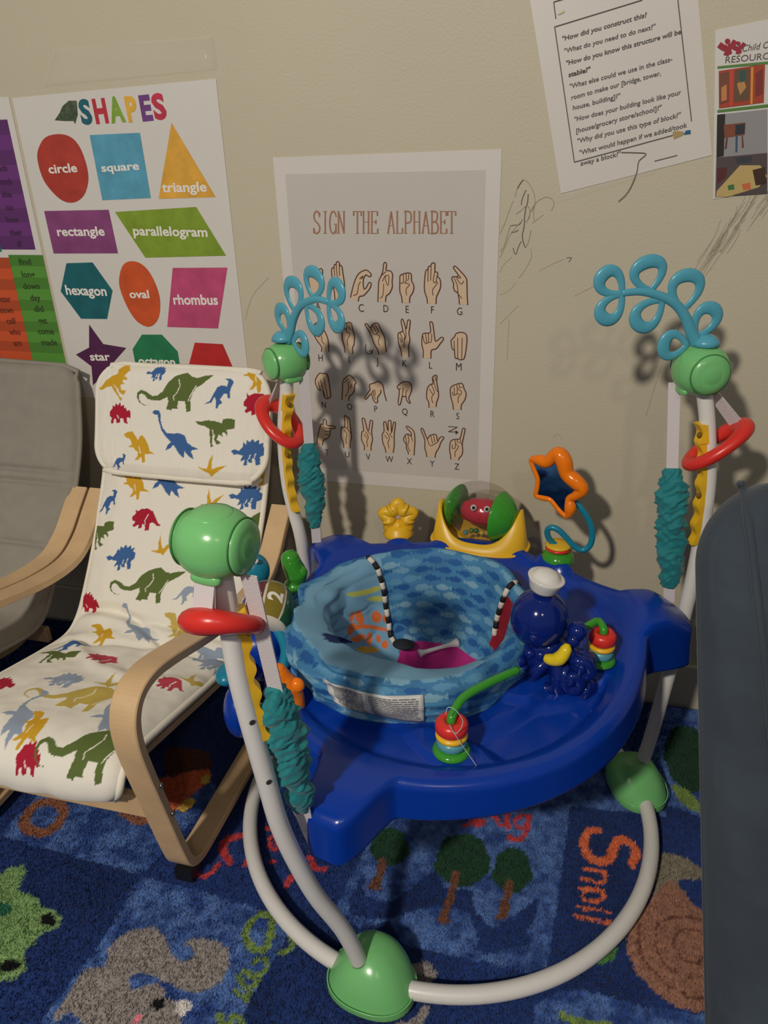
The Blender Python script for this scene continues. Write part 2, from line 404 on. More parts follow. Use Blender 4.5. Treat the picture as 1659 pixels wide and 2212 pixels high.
# serif title, stroke by stroke: glyph boxes in unit coordinates (x 0..1, y 0 top..1 bottom)
GL = {
 'S': [[(0.9, 0.05), (0.9, 0.25)], [(0.9, 0.2), (0.7, 0.03), (0.4, 0.0), (0.15, 0.1), (0.08, 0.25), (0.25, 0.42), (0.65, 0.55), (0.92, 0.72), (0.85, 0.9), (0.55, 1.0), (0.25, 0.97), (0.06, 0.8)], [(0.06, 0.75), (0.06, 1.0)]],
 'I': [[(0.5, 0), (0.5, 1)], [(0.2, 0), (0.8, 0)], [(0.2, 1), (0.8, 1)]],
 'G': [[(0.92, 0.25), (0.75, 0.05), (0.5, 0.0), (0.2, 0.12), (0.05, 0.45), (0.12, 0.8), (0.4, 1.0), (0.7, 0.96), (0.88, 0.8)], [(0.88, 0.58), (0.88, 1.0)], [(0.6, 0.58), (1.0, 0.58)]],
 'N': [[(0.15, 0), (0.15, 1)], [(0.15, 0), (0.85, 1)], [(0.85, 0), (0.85, 1)], [(0, 0), (0.25, 0)], [(0, 1), (0.3, 1)], [(0.7, 0), (1, 0)]],
 'T': [[(0.5, 0), (0.5, 1)], [(0.02, 0), (0.98, 0)], [(0.02, 0), (0.02, 0.2)], [(0.98, 0), (0.98, 0.2)], [(0.28, 1), (0.72, 1)]],
 'H': [[(0.18, 0), (0.18, 1)], [(0.82, 0), (0.82, 1)], [(0.18, 0.48), (0.82, 0.48)], [(0.02, 0), (0.34, 0)], [(0.02, 1), (0.34, 1)], [(0.66, 0), (0.98, 0)], [(0.66, 1), (0.98, 1)]],
 'E': [[(0.18, 0), (0.18, 1)], [(0.02, 0), (0.9, 0)], [(0.18, 0.48), (0.7, 0.48)], [(0.02, 1), (0.95, 1)], [(0.9, 0), (0.9, 0.2)], [(0.95, 0.78), (0.95, 1)], [(0.7, 0.38), (0.7, 0.58)]],
 'A': [[(0.5, 0), (0.1, 1)], [(0.5, 0), (0.9, 1)], [(0.24, 0.65), (0.76, 0.65)], [(0, 1), (0.25, 1)], [(0.72, 1), (1, 1)]],
 'L': [[(0.2, 0), (0.2, 1)], [(0.03, 0), (0.4, 0)], [(0.03, 1), (0.95, 1)], [(0.95, 0.75), (0.95, 1)]],
 'P': [[(0.2, 0), (0.2, 1)], [(0.03, 0), (0.5, 0), (0.82, 0.06), (0.93, 0.25), (0.82, 0.46), (0.5, 0.52), (0.2, 0.52)], [(0.03, 1), (0.42, 1)]],
 'B': [[(0.2, 0), (0.2, 1)], [(0.03, 0), (0.5, 0), (0.8, 0.06), (0.86, 0.22), (0.75, 0.42), (0.5, 0.47), (0.2, 0.47)], [(0.5, 0.47), (0.82, 0.55), (0.95, 0.74), (0.82, 0.95), (0.5, 1), (0.03, 1)]],
}
Z2 = zs((560, 300), 2.95)
TX = [('S', 345, 388), ('I', 400, 440), ('G', 447, 494), ('N', 497, 547), ('T', 600, 650), ('H', 655, 705), ('E', 708, 757), ('A', 815, 865), ('L', 870, 915), ('P', 922, 972), ('H', 978, 1030), ('A', 1036, 1086), ('B', 1090, 1142), ('E', 1148, 1196), ('T', 1200, 1252)]
for ch, x0, x1 in TX:
    mb = MB()
    for st in GL[ch]:
        thin = (len(st) == 2 and st[0][1] == st[1][1])
        pr_stroke(mb, [Z2((x0+(x1-x0)*px, 462+140*py)) for px, py in st], 0.0011 if thin else 0.0026, D2, smooth=len(st) > 2)
    mb.build('title_letter', TITLE, sg, smooth=False)
HD = {  # letter: (crop, outline, inner lines)
'A': (1, [(20,840),(0,640),(-30,480),(-20,360),(40,310),(100,300),(160,320),(170,280),(215,265),(235,310),(225,420),(210,560),(190,700),(195,840)], [[(165,320),(170,470),(150,500)],[(105,310),(130,470)]]),
'B': (1, [(470,860),(460,740),(440,600),(420,480),(405,350),(408,270),(430,245),(450,250),(452,200),(470,185),(490,190),(495,145),(520,130),(548,150),(552,215),(575,200),(600,235),(625,400),(650,580),(635,700),(605,780),(598,870)], [[(450,250),(460,400)],[(490,190),(510,410)],[(548,215),(555,400)],[(520,420),(550,520),(545,560),(510,600)]]),
'C': (1, [(760,810),(790,680),(830,530),(880,410),(950,330),(1050,290),(1100,315),(1145,360),(1140,410),(1090,405),(1060,380),(1020,420),(1000,500),(1005,600),(1020,650),(1060,620),(1100,540),(1130,525),(1150,550),(1130,630),(1060,720),(1000,775),(930,790),(905,880)], [[(950,510),(910,580),(895,690),(870,750),(810,770)],[(930,460),(990,400)],[(960,465),(1000,410)]]),
'D': (1, [(1278,890),(1285,700),(1295,500),(1340,400),(1375,290),(1385,180),(1415,145),(1440,180),(1430,290),(1470,300),(1530,320),(1555,390),(1545,500),(1550,600),(1520,690),(1480,745),(1435,780),(1420,890)], [[(1340,400),(1400,340),(1430,320)],[(1385,550),(1380,700),(1360,790),(1315,820)],[(1360,510),(1400,420),(1430,400)],[(1420,400),(1480,400),(1470,580),(1420,480),(1420,400)]]),
'H': (1, [(210,1830),(215,1740),(130,1620),(70,1500),(60,1390),(75,1330),(130,1280),(190,1320),(270,1440),(330,1580),(345,1700),(355,1830)], [[(75,1440),(130,1410),(230,1450)],[(100,1440),(110,1480),(190,1500),(215,1570),(225,1640),(265,1690)],[(150,1540),(165,1555),(185,1510)]]),
'I': (1, [(655,1850),(650,1760),(610,1600),(600,1400),(570,1260),(585,1210),(615,1240),(635,1320),(700,1285),(760,1280),(785,1330),(805,1420),(835,1550),(825,1700),(800,1750),(803,1870)], [[(635,1320),(645,1430)],[(640,1400),(690,1390),(690,1300)],[(735,1300),(740,1390),(770,1420)],[(690,1400),(685,1460),(745,1500),(710,1590),(700,1650),(715,1720)]]),
'J': (1, [(1295,1890),(1270,1790),(1210,1690),(1165,1560),(1120,1460),(1040,1330),(1050,1300),(1080,1315),(1140,1380),(1180,1310),(1260,1290),(1300,1340),(1350,1450),(1405,1560),(1415,1680),(1440,1840)], [[(1140,1380),(1190,1490),(1240,1500),(1290,1450)],[(1180,1330),(1240,1460)],[(1220,1310),(1290,1450)],[(1240,1500),(1310,1540),(1285,1620),(1295,1690),(1315,1720)],[(1055,1690),(1040,1790),(1070,1860),(1130,1870),(1165,1820)],[(1110,1825),(1175,1805),(1160,1880)]]),
'E': (2, [(165,910),(155,800),(120,690),(120,500),(125,400),(180,365),(265,345),(335,365),(340,490),(385,590),(365,710),(310,800),(305,910)], [[(180,370),(190,500),(150,545),(135,530)],[(235,360),(240,490),(205,530)],[(285,360),(285,450),(260,490)],[(205,535),(300,560),(245,640),(235,700),(248,770)]]),
'F': (2, [(640,920),(630,820),(590,700),(583,560),(600,350),(625,285),(650,290),(660,225),(700,215),(715,175),(755,155),(782,180),(780,320),(820,325),(835,370),(825,410),(870,450),(890,540),(880,640),(835,740),(805,820),(803,930)], [[(650,290),(648,510)],[(710,220),(700,490)],[(775,320),(750,500),(780,530),(805,500),(815,410)],[(805,500),(825,540),(750,640),(735,690),(745,770)]]),
'G': (2, [(1245,940),(1235,830),(1210,720),(1160,690),(1130,620),(1135,550),(1100,460),(1120,415),(1190,420),(1220,380),(1140,270),(1135,230),(1170,220),(1260,310),(1370,440),(1385,560),(1390,780),(1400,950)], [[(1140,440),(1200,570),(1215,720)],[(1190,430),(1270,440),(1220,380)],[(1190,450),(1275,555),(1325,495)],[(1215,740),(1290,825)]]),
'K': (2, [(155,1920),(140,1790),(100,1690),(85,1560),(90,1490),(125,1465),(175,1430),(145,1270),(160,1215),(190,1250),(225,1370),(245,1390),(265,1250),(295,1230),(317,1260),(300,1400),(290,1490),(310,1600),(285,1740),(293,1930)], [[(125,1470),(165,1600),(150,1650),(115,1560)],[(175,1430),(215,1540),(190,1600)],[(225,1390),(235,1540),(205,1610),(195,1750)]]),
'L': (2, [(558,1945),(560,1800),(535,1700),(545,1520),(590,1480),(700,1465),(685,1290),(710,1265),(740,1300),(765,1480),(790,1630),(850,1600),(910,1555),(945,1590),(880,1680),(810,1770),(740,1790),(710,1820),(705,1960)], [[(550,1530),(585,1660),(625,1665),(600,1490)],[(655,1490),(660,1650),(630,1665)],[(720,1490),(710,1640),(670,1655)]]),
'M': (2, [(1150,1790),(1110,1780),(1085,1640),(1110,1590),(1150,1550),(1180,1490),(1260,1465),(1350,1485),(1385,1560),(1375,1740),(1340,1940),(1300,1975),(1245,1980),(1210,1955),(1165,1950),(1150,1800)], [[(1140,1620),(1150,1800)],[(1210,1570),(1210,1950)],[(1295,1570),(1285,1960)]]),
'N': (3, [(210,460),(150,445),(95,300),(125,210),(180,140),(240,150),(300,145),(340,230),(385,530),(380,590),(310,620),(270,580),(240,470)], [[(190,260),(280,590)],[(255,225),(330,600)],[(150,300),(185,450)]]),
'O': (3, [(600,640),(610,470),(620,290),(680,215),(740,180),(800,220),(865,315),(840,360),(830,470),(790,540),(735,580),(730,660)], [[(645,325),(720,240)],[(715,420),(715,490),(665,580)],[(740,300),(715,330),(725,400),(750,420),(780,380),(760,340)]]),
'P': (3, [(1440,665),(1400,530),(1370,370),(1310,305),(1260,300),(1200,330),(1130,350),(1115,400),(1130,450),(1035,590),(1055,630),(1150,530),(1190,640),(1240,700),(1275,670),(1270,600),(1330,510),(1330,450)], [[(1195,460),(1150,530)],[(1215,450),(1225,560)],[(1185,480),(1200,560),(1230,640)]]),
'Q': (4, [(85,700),(110,480),(70,410),(90,370),(160,315),(260,300),(320,340),(345,430),(320,530),(285,610),(315,690),(295,705),(245,640),(235,580),(175,580),(160,600),(130,720),(105,740),(88,710)], [[(125,415),(105,480)],[(180,415),(165,580)],[(260,455),(235,500),(235,590)]]),
'R': (4, [(670,790),(665,690),(625,600),(635,440),(665,380),(710,345),(745,340),(735,220),(760,195),(785,180),(820,190),(815,300),(840,450),(850,580),(810,700),(805,775)], [[(745,230),(770,330),(800,440),(835,490)],[(785,190),(795,290)],[(670,430),(740,540)],[(710,350),(770,500),(730,570),(720,630),(745,705)]]),
'S': (4, [(1130,830),(1120,730),(1085,600),(1070,460),(1100,390),(1200,345),(1295,335),(1330,430),(1370,530),(1340,650),(1280,740),(1275,835)], [[(1110,490),(1120,550),(1150,550),(1140,400)],[(1195,365),(1200,520),(1150,550)],[(1240,350),(1245,410),(1300,405)],[(1220,420),(1240,460),(1280,480),(1270,540),(1220,600),(1220,700)],[(1200,540),(1245,530)]]),
'T': (3, [(130,1480),(135,1370),(200,1110),(245,1110),(245,1040),(270,1010),(305,1040),(315,1120),(460,1140),(465,1180),(380,1190),(375,1280),(340,1360),(270,1390),(240,1430),(235,1500)], [[(270,1170),(380,1185)],[(270,1230),(360,1240)],[(280,1295),(350,1295)]]),
'U': (3, [(632,1550),(625,1450),(585,1350),(585,1200),(610,1155),(655,1150),(650,960),(670,940),(695,970),(735,985),(755,1130),(780,1330),(755,1450),(757,1555)], [[(700,980),(710,1190)],[(655,1150),(770,1270)],[(640,1210),(690,1290),(675,1380),(683,1480)]]),
'V': (3, [(1022,1590),(1020,1500),(970,1400),(975,1250),(1010,1215),(980,1010),(1000,990),(1030,1020),(1095,1245),(1130,1050),(1155,1030),(1178,1060),(1160,1240),(1175,1400),(1150,1500),(1150,1600)], [[(1010,1290),(1070,1360)],[(1040,1240),(1095,1340),(1070,1420),(1080,1530)],[(1095,1245),(1140,1300)]]),
'W': (3, [(1430,1640),(1415,1560),(1370,1440),(1360,1290),(1395,1235),(1385,1080),(1410,1055),(1430,1080),(1470,1240),(1470,1060),(1500,1030),(1525,1060),(1535,1270),(1570,1080),(1595,1065),(1610,1090),(1585,1300),(1585,1500),(1565,1640)], [[(1400,1310),(1460,1380)],[(1430,1250),(1495,1360),(1465,1450),(1490,1560)],[(1535,1270),(1500,1290),(1550,1360)]]),
'X': (4, [(280,1670),(275,1620),(245,1560),(240,1480),(190,1400),(215,1320),(270,1285),(330,1330),(330,1260),(245,1170),(265,1140),(380,1230),(405,1400),(395,1560),(388,1690)], [[(330,1260),(335,1340),(365,1425)],[(270,1290),(290,1420),(270,1480),(280,1560),(315,1615)],[(225,1330),(250,1470)]]),
'Y': (4, [(628,1720),(615,1630),(590,1550),(590,1400),(520,1210),(540,1180),(570,1220),(635,1380),(680,1320),(800,1295),(830,1420),(880,1350),(935,1340),(945,1370),(890,1450),(860,1540),(800,1640),(785,1735)], [[(635,1380),(700,1510),(850,1425)],[(700,1320),(740,1470)],[(755,1310),(780,1450)]]),
'Z': (4, [(1080,1765),(1075,1690),(1060,1590),(1070,1450),(1110,1400),(1165,1385),(1255,1370),(1300,1200),(1325,1180),(1350,1210),(1300,1450),(1305,1600),(1290,1680),(1240,1740),(1228,1780)], [[(1255,1370),(1280,1490)],[(1160,1400),(1165,1540),(1110,1560),(1110,1490)],[(1205,1385),(1205,1440),(1250,1450)],[(1165,1470),(1225,1530),(1160,1630),(1165,1720)]]),
}
CR = {1: (670, 550), 2: (850, 550), 3: (670, 790), 4: (850, 790)}; HS = 8.7316
for L_, (cr, out, inner) in HD.items():
    zf = zs(CR[cr], HS); mb = MB()
    W = spl([wpt(zf(p), D2) for p in out], 3)
    mb.add(W, [tuple(range(len(W)))[::-1]], 0)
    V, Fc = stroke_geo(W, 0.0019, D3); mb.add(V, Fc, 1)
    for l in inner: pr_stroke(mb, [zf(p) for p in l], 0.0013, D3, 1)
    if L_ == 'Z':
        pr_stroke(mb, [zf(p) for p in [(1030,1145),(1205,1160)]], 0.0014, D3, 1); pr_stroke(mb, [zf(p) for p in [(1205,1160),(1035,1245)]], 0.0014, D3, 1); pr_stroke(mb, [zf(p) for p in [(1035,1245),(1190,1252)]], 0.0014, D3, 1)
        W = [wpt(zf(p), D3) for p in [(1170,1215),(1228,1255),(1170,1300)]]; mb.add(W, [(0, 2, 1)], 1)
    mb.build('hand_drawing', [SKIN, LINE], sg, smooth=False)
for ch, cr, x, y, h in [('A',1,150,1035,130),('B',1,480,1050,130),('C',1,965,1080,145),('D',1,1430,1085,135),('H',1,200,2010,125),('I',1,735,2045,125),('J',1,1265,2070,125),('E',2,260,1100,135),('F',2,735,1110,135),('G',2,1245,1140,140),('K',2,210,2115,125),('L',2,700,2150,125),('M',4,1230,90,140),('N',3,260,790,110),('O',3,745,830,115),('P',3,1240,875,115),('T',3,320,1685,105),('U',3,700,1730,110),('V',3,1095,1775,115),('W',3,1495,1820,115),('Q',4,215,925,120),('R',4,735,970,120),('S',4,1210,1010,120),('X',4,300,1860,115),('Y',4,730,1905,115),('Z',4,1195,1960,115)]:
    p = zs(CR[cr], HS)((x, y)); pr_letter(ch, p[0], p[1], h/HS, D2, INK, sg)

# ---- question sheet ---------------------------------------------------------------
Zq = zs((1190, 0), 4.74)
A, B, E_ = wpt((1212, 418), 0), wpt((1538, 335), 0), wpt((1145, 0), 0)
upv = unit(E_-A); hq = 0.30
qs = thing('question_sheet', 'white printed sheet of block play questions hanging crooked at top right', 'paper sheet', tuple(A))
quad_sheet('paper', [A, B, B+upv*hq, A+upv*hq], 0.0004, D0-0.0004, M_PAPER, qs)
for s, bl, br, b in [('"How did you construct this?', (120, 420), (985, 172), .02), ('"What do you need to do next?"', (140, 545), (1075, 290), .012), ('"How do you know this structure will be', (160, 670), (1335, 345), .02), ('stable?"', (180, 790), (410, 728), .03),
                  ('"What else could we use in the class-', (195, 908), (1245, 625), .012), ('room to make our [bridge, tower,', (210, 1022), (1125, 770), .012), ('house, building]?"', (225, 1127), (715, 1000), .012), ('"How does your building look like your', (245, 1245), (1335, 965), .012),
                  ('[house/grocery store/school]?"', (258, 1365), (1140, 1120), .012), ('"Why did you use this type of block?"', (275, 1468), (1335, 1195), .012), ('"What would happen if we added/took', (295, 1588), (1395, 1300), .012), ('away a block?"', (305, 1697), (720, 1592), .012)]:
    pr_text(s, Zq(bl), Zq(br), 46/4.74, D2, INKB, qs, bold=b, shear=0.12)
mb = MB()
for a, b in [((38, 275), (935, 0)), ((38, 275), (240, 1660)), ((240, 1660), (1250, 1385)), ((1300, 0), (1440, 1240)), ((28, 20), (50, 190)), ((28, 20), (180, -25))]:
    pr_stroke(mb, [Zq(a), Zq(b)], 0.0014, D2)
mb.build('printed_frame', INKB, qs, smooth=False)
pr_poly('printed_hand', [(1245, 1350), (1300, 1340), (1360, 1350), (1350, 1385), (1260, 1425)], D2, plain((176, 150, 96)), qs, xf=Zq)
pr_poly('printed_cuff', [(1355, 1380), (1385, 1335), (1430, 1330), (1432, 1372)], D2, plain((38, 96, 140)), qs, xf=Zq)
pr_poly('printed_curl', [(60, 150), (100, 128), (140, 105), (140, 125), (95, 150)], D2, plain((196, 196, 140)), qs, xf=Zq)
mb = MB(); pr_stroke(mb, [Zq((1060, 1650)), Zq((1295, 1590))], 0.0012, D2); mb.build('printed_rule', INKB, qs, smooth=False)

# ---- flyer -------------------------------------------------------------------------
Zf = zs((1100, 0), 2.968)
A, T_ = wpt((1540, 430), 0), wpt((1545, 65), 0)
upv = unit(T_-A); rt = np.array([upv[2], 0, -upv[0]])
fy = thing('flyer', 'glossy flyer with red logo figures and photographs at the right edge', 'flyer', tuple(A))
quad_sheet('paper', [A, A+rt*0.216, A+rt*0.216+upv*np.linalg.norm(T_-A), T_], 0.0004, D0-0.0004, M_CARD, fy)
def fpoly(nm, pts, rgb, d=D2, **k): return pr_poly(nm, pts, d, plain(rgb, 0.4, **k), fy, xf=Zf)
mb = MB()
for fx, fy_, s in [(1400, 300, 1.0), (1470, 305, 0.75)]:
    W = [wpt(Zf((fx+18*s*math.cos(a), fy_-35*s+18*s*math.sin(a))), D2-.00002) for a in np.linspace(0, 2*np.pi, 14)[:-1]]
    mb.add(W, [tuple(range(13))])
    for l in [[(fx-55*s, fy_-15*s), (fx-20*s, fy_+8*s), (fx, fy_)], [(fx, fy_), (fx+25*s, fy_-5*s), (fx+50*s, fy_-40*s)], [(fx, fy_-5), (fx-2*s, fy_+30*s), (fx-10*s, fy_+55*s)], [(fx, fy_-5), (fx+8*s, fy_+30*s), (fx+12*s, fy_+50*s)]]:
        pr_stroke(mb, [Zf(p) for p in l], 0.0075*s, D2)
mb.build('logo_figures', plain((160, 44, 60)), fy, smooth=False)
pr_text('Child C', Zf((1495, 332)), Zf((1664, 306)), 14, D2, INKB, fy, shear=0.2)
pr_text('RESOURC', Zf((1385, 405)), Zf((1664, 378)), 14, D2, INKB, fy)
fpoly('green_band', [(1335, 425), (1900, 370), (1900, 388), (1335, 440)], (86, 134, 62))
fpoly('green_band', [(1335, 705), (1900, 640), (1900, 662), (1335, 722)], (86, 134, 62))
fpoly('photograph', [(1343, 455), (1640, 410), (1632, 658), (1345, 695)], (170, 66, 44))
for q, rgb in [([(1350, 470), (1410, 460), (1408, 650), (1350, 670)], (120, 70, 50)), ([(1412, 452), (1440, 448), (1435, 682), (1412, 684)], (196, 70, 50)), ([(1445, 450), (1545, 436), (1540, 640), (1440, 655)], (104, 78, 56)), ([(1550, 432), (1566, 430), (1560, 665), (1546, 668)], (222, 150, 60)), ([(1460, 540), (1500, 500), (1520, 560), (1480, 610)], (190, 140, 80)), ([(1580, 470), (1625, 440), (1625, 600), (1580, 620)], (130, 50, 44)), ([(1360, 560), (1395, 540), (1395, 640), (1360, 650)], (200, 130, 76)), ([(1470, 455), (1520, 450), (1515, 520), (1480, 530)], (60, 84, 74))]: fpoly('photograph_patch', q, rgb, D3)
fpoly('photograph', [(1333, 735), (1655, 700), (1655, 1235), (1320, 1265)], (150, 148, 150))
for q, rgb in [([(1333, 735), (1385, 730), (1375, 1000), (1330, 1010)], (40, 34, 34)), ([(1375, 800), (1515, 785), (1510, 865), (1380, 885)], (130, 74, 52)), ([(1450, 800), (1512, 793), (1508, 858), (1448, 866)], (44, 50, 56)), ([(1390, 885), (1402, 883), (1395, 950), (1380, 960)], (110, 60, 56)), ([(1452, 870), (1465, 868), (1462, 975), (1450, 977)], (60, 80, 110)), ([(1490, 870), (1498, 868), (1505, 945), (1492, 950)], (110, 60, 56)),
               ([(1330, 1010), (1655, 980), (1655, 1240), (1322, 1262)], (84, 74, 74)), ([(1330, 1225), (1480, 1060), (1610, 1060), (1655, 1130), (1600, 1200), (1400, 1262), (1325, 1262)], (196, 170, 110)), ([(1330, 1080), (1400, 1070), (1390, 1140), (1335, 1180)], (92, 40, 38)), ([(1560, 1090), (1640, 1070), (1650, 1180), (1580, 1190)], (66, 44, 34)), ([(1400, 1190), (1440, 1180), (1445, 1215), (1405, 1220)], (60, 120, 70)), ([(1490, 1180), (1545, 1170), (1550, 1215), (1500, 1220)], (206, 110, 70)), ([(1450, 1010), (1560, 1000), (1550, 1040), (1460, 1050)], (60, 62, 70))]: fpoly('photograph_patch', q, rgb, D3)

# ---- pencil marks on the wall, tape -------------------------------------------------
Zs_ = zs((1080, 370), 7.1375); PENCIL = mat('pencil_mark', (158, 148, 126), 0.7); PDARK = mat('pencil_dark', (104, 96, 80), 0.7)
mb = MB()
for l, w, k in [([(230,400),(270,260),(360,130),(450,200),(520,330),(540,470),(520,640),(530,780)], .0010, 0), ([(270,260),(320,180),(360,130)], .0018, 1), ([(400,290),(340,430),(330,520)], .0014, 1), ([(435,350),(425,480),(400,560),(380,700),(370,860),(345,1000),(370,1130),(395,1180)], .0016, 1),
             ([(480,910),(440,1080),(395,1180)], .0012, 0), ([(250,660),(330,600),(400,540),(450,560),(460,680),(420,760),(370,800)], .0012, 0), ([(160,840),(230,830),(300,820),(345,740)], .0012, 1), ([(170,940),(230,935),(285,905)], .0013, 1), ([(160,840),(120,960),(60,1160),(0,1240)], .0010, 0), ([(200,460),(130,640),(80,790),(0,960)], .0008, 0),
             ([(0,1330),(80,1160),(150,990),(260,850),(340,760)], .0008, 0), ([(200,1180),(240,1285),(290,1150),(330,1080)], .0012, 1), ([(490,620),(560,480),(700,400),(800,430),(835,500),(790,610)], .0010, 0), ([(420,760),(500,560),(560,480)], .0008, 0), ([(500,800),(580,740),(670,665)], .0006, 0), ([(470,1200),(485,1320),(400,1500),(290,1650)], .0007, 0), ([(1030,1335),(1100,1335),(1060,1400)], .0012, 1), ([(600,1540),(840,1415),(1000,1350)], .0004, 0), ([(0,1560),(60,1440),(190,1320)], .0006, 0), ([(0,1910),(120,1850),(250,1720)], .0005, 0)]:
    pr_stroke(mb, [Zs_(p) for p in l], w, 0.0005, k)
mb.build('pencil_scribble', [PENCIL, PDARK], wl, smooth=False, label='looping pencil scribble beside the alphabet poster')
mb = MB(); r2 = random.Random(3)
for i in range(46):
    t = r2.random(); x0 = 1500+150*t+r2.uniform(-18, 18); y0 = 600-165*t+r2.uniform(-16, 16); L = r2.uniform(30, 75)
    pr_stroke(mb, [(x0, y0), (x0+L*0.5, y0-L*0.75+r2.uniform(-4, 4)), (x0+L*0.75+r2.uniform(-5, 8), y0-L*1.25)], r2.uniform(0.0004, 0.0008), 0.0005, 0)
for l in [[(1095,780),(1100,690)], [(530,690),(545,640),(580,600)], [(1240,640),(1300,610)], [(1195,945),(1205,938),(1215,948)], [(1395,900),(1440,760),(1500,650)], [(1080,700),(1120,660)]]: pr_stroke(mb, l, .0006, .0005)
mb.build('pencil_shading', [PENCIL], wl, smooth=False, label='grey pencil scrawl below the flyer')
mb = MB(); pr_stroke(mb, [Zq(p) for p in [(720, 1560), (850, 1562), (975, 1575), (900, 1650), (880, 1760), (820, 1910), (760, 2000), (690, 2062)]], .0012, .0032); mb.build('curly_pencil_line', PDARK, qs, smooth=False)
M_TAPE = bpy.data.materials.new('clear_tape'); M_TAPE.use_nodes = True
_nt = M_TAPE.node_tree; _b = _nt.nodes['Principled BSDF']; _b.inputs['Base Color'].default_value = (0.9, 0.88, 0.8, 1); _b.inputs['Roughness'].default_value = 0.15
_tr = _nt.nodes.new('ShaderNodeBsdfTransparent'); _ms = _nt.nodes.new('ShaderNodeMixShader'); _ms.inputs[0].default_value = 0.05
_nt.links.new(_tr.outputs[0], _ms.inputs[1]); _nt.links.new(_b.outputs[0], _ms.inputs[2]); _nt.links.new(_ms.outputs[0], _nt.nodes['Material Output'].inputs[0])
def tape(name, quad, label, wav=0.0, n=14):
    P = [wpt(p, 0) for p in quad]; V = []
    for i in range(n+1):
        for j in range(n+1):
            u, v = i/n, j/n
            p = (P[0]*(1-u)+P[1]*u)*(1-v)+(P[3]*(1-u)+P[2]*u)*v
            V.append(p+np.array([0, -0.0028-wav*(0.5+0.5*math.sin(9*u+4*v)*math.cos(5*v-3*u)), 0]))
    Fc = [(i*(n+1)+j, (i+1)*(n+1)+j, (i+1)*(n+1)+j+1, i*(n+1)+j+1) for i in range(n) for j in range(n)]
    o = mk(name, V, Fc, M_TAPE, None)
    sd = o.modifiers.new('solid', 'SOLIDIFY'); sd.thickness = 0.0003
    return tag(o, label, 'tape')
tape('clear_tape', [(95, 185), (470, 150), (462, 78), (120, 105)], 'wide strip of wrinkled clear tape above the shapes poster', 0.004)
tape('clear_tape', [(1117, 1012), (1160, 990), (1145, 974), (1104, 996)], 'small square of clear tape beside the orange star mirror', 0.0006, 6)
tape('clear_tape', [(1205, 436), (1420, 372), (1418, 362), (1203, 424)], 'thin strip of clear tape along the lower edge of the question sheet', 0.0006, 8)

# ================================================================== RUG
RX0, RX1, RY0, RY1 = -1.9, 1.3, -1.7, -0.018
def rpx(pts, f=None): return np.array([atz(p if f is None else f(p), 0.0)[:2] for p in pts])
z5 = zs((0, 1650), 2.9625); z6 = zs((500, 1650), 2.765); z7 = zs((1060, 1500), 2.7696); z8 = zs((380, 1780), 4.879)
DARK = lin((12, 46, 108)); MID = lin((22, 62, 132)); LIGHT = lin((70, 110, 172)); NAVY = lin((10, 24, 66))
RUG = []   # (kind, points, width, colour)
def rp(pts, col, f=None, sm=0):
    P = rpx(pts, f)
    if sm: P = spl(P, sm, closed=True)
    RUG.append(('p', P, 0, col))
def rs(pts, w, col, f=None, sm=5):
    P = rpx(pts, f)
    if len(P) > 2 and sm: P = spl(P, sm)
    RUG.append(('s', P, w, col))
LT = 'L'
rp([(0,445),(60,330),(300,80),(700,70),(1350,90),(1390,160),(1000,600),(890,690)], LT, z5)
rp([(890,700),(1380,820),(1500,870),(1900,960),(1500,1665),(1300,2200),(-100,2200),(230,1665),(700,1040)], LT, z5)
rp([(620,850),(850,370),(900,0),(2200,-400),(2600,300),(2460,500),(2360,900),(2300,1200),(2000,1300),(1660,1200),(1000,1050),(960,920),(760,960)], LT, z6)
rp([(700,820),(790,640),(800,760),(960,800),(1210,620),(1280,720),(1440,740),(1440,820),(1560,960),(1660,900),(1800,1050),(1500,1060),(1420,880),(1220,830),(960,900),(760,900)], 'D', z6, 3)
rp([(0,1380),(100,1360),(290,1190),(230,1380),(100,1500),(0,1540),(-100,1500)], 'D', z7, 3)
rp([(480,650),(340,1650),(200,2000),(1600,2000),(1600,780)], 'D', z7)
rp([(510,640),(830,560),(1500,800),(1600,-200),(1000,-100),(900,300)], LT, z7)
rp([(260,1850),(400,1760),(560,1745),(900,1850),(1310,1900),(1500,2300),(250,2300)], LT, z7)
rp([(-200,300),(0,180),(250,60),(330,90),(40,380),(-200,600)], 'D', z5)
# snail
SN = lin((148, 102, 80)); SNL = lin((104, 58, 44)); GREY = lin((138, 130, 126)); TAN = lin((126, 118, 100))
rp([(1010,1000),(1030,935),(1110,940),(1200,980),(1290,1030),(1400,1080),(1400,1120),(1270,1095),(1120,1100),(1190,1220),(980,1240)], TAN, z7, 3)
rp([(950,1230),(1040,1110),(1110,1110),(1200,1220),(1300,1290),(1480,1400),(1560,1640),(1460,1830),(1320,1880),(1150,1860),(960,1740),(850,1600),(820,1430),(880,1330)], SN, z7, 3)
rs([(1290,1540),(1240,1590),(1150,1560),(1100,1480),(1120,1410),(1200,1390),(1300,1430),(1400,1540),(1350,1650),(1200,1670),(1060,1610),(990,1480),(1010,1360),(1120,1310),(1300,1330)], .0035, SNL, z7)
rs([(900,1330),(890,1480),(940,1600),(1060,1720),(1200,1790),(1320,1800)], .0035, SNL, z7)
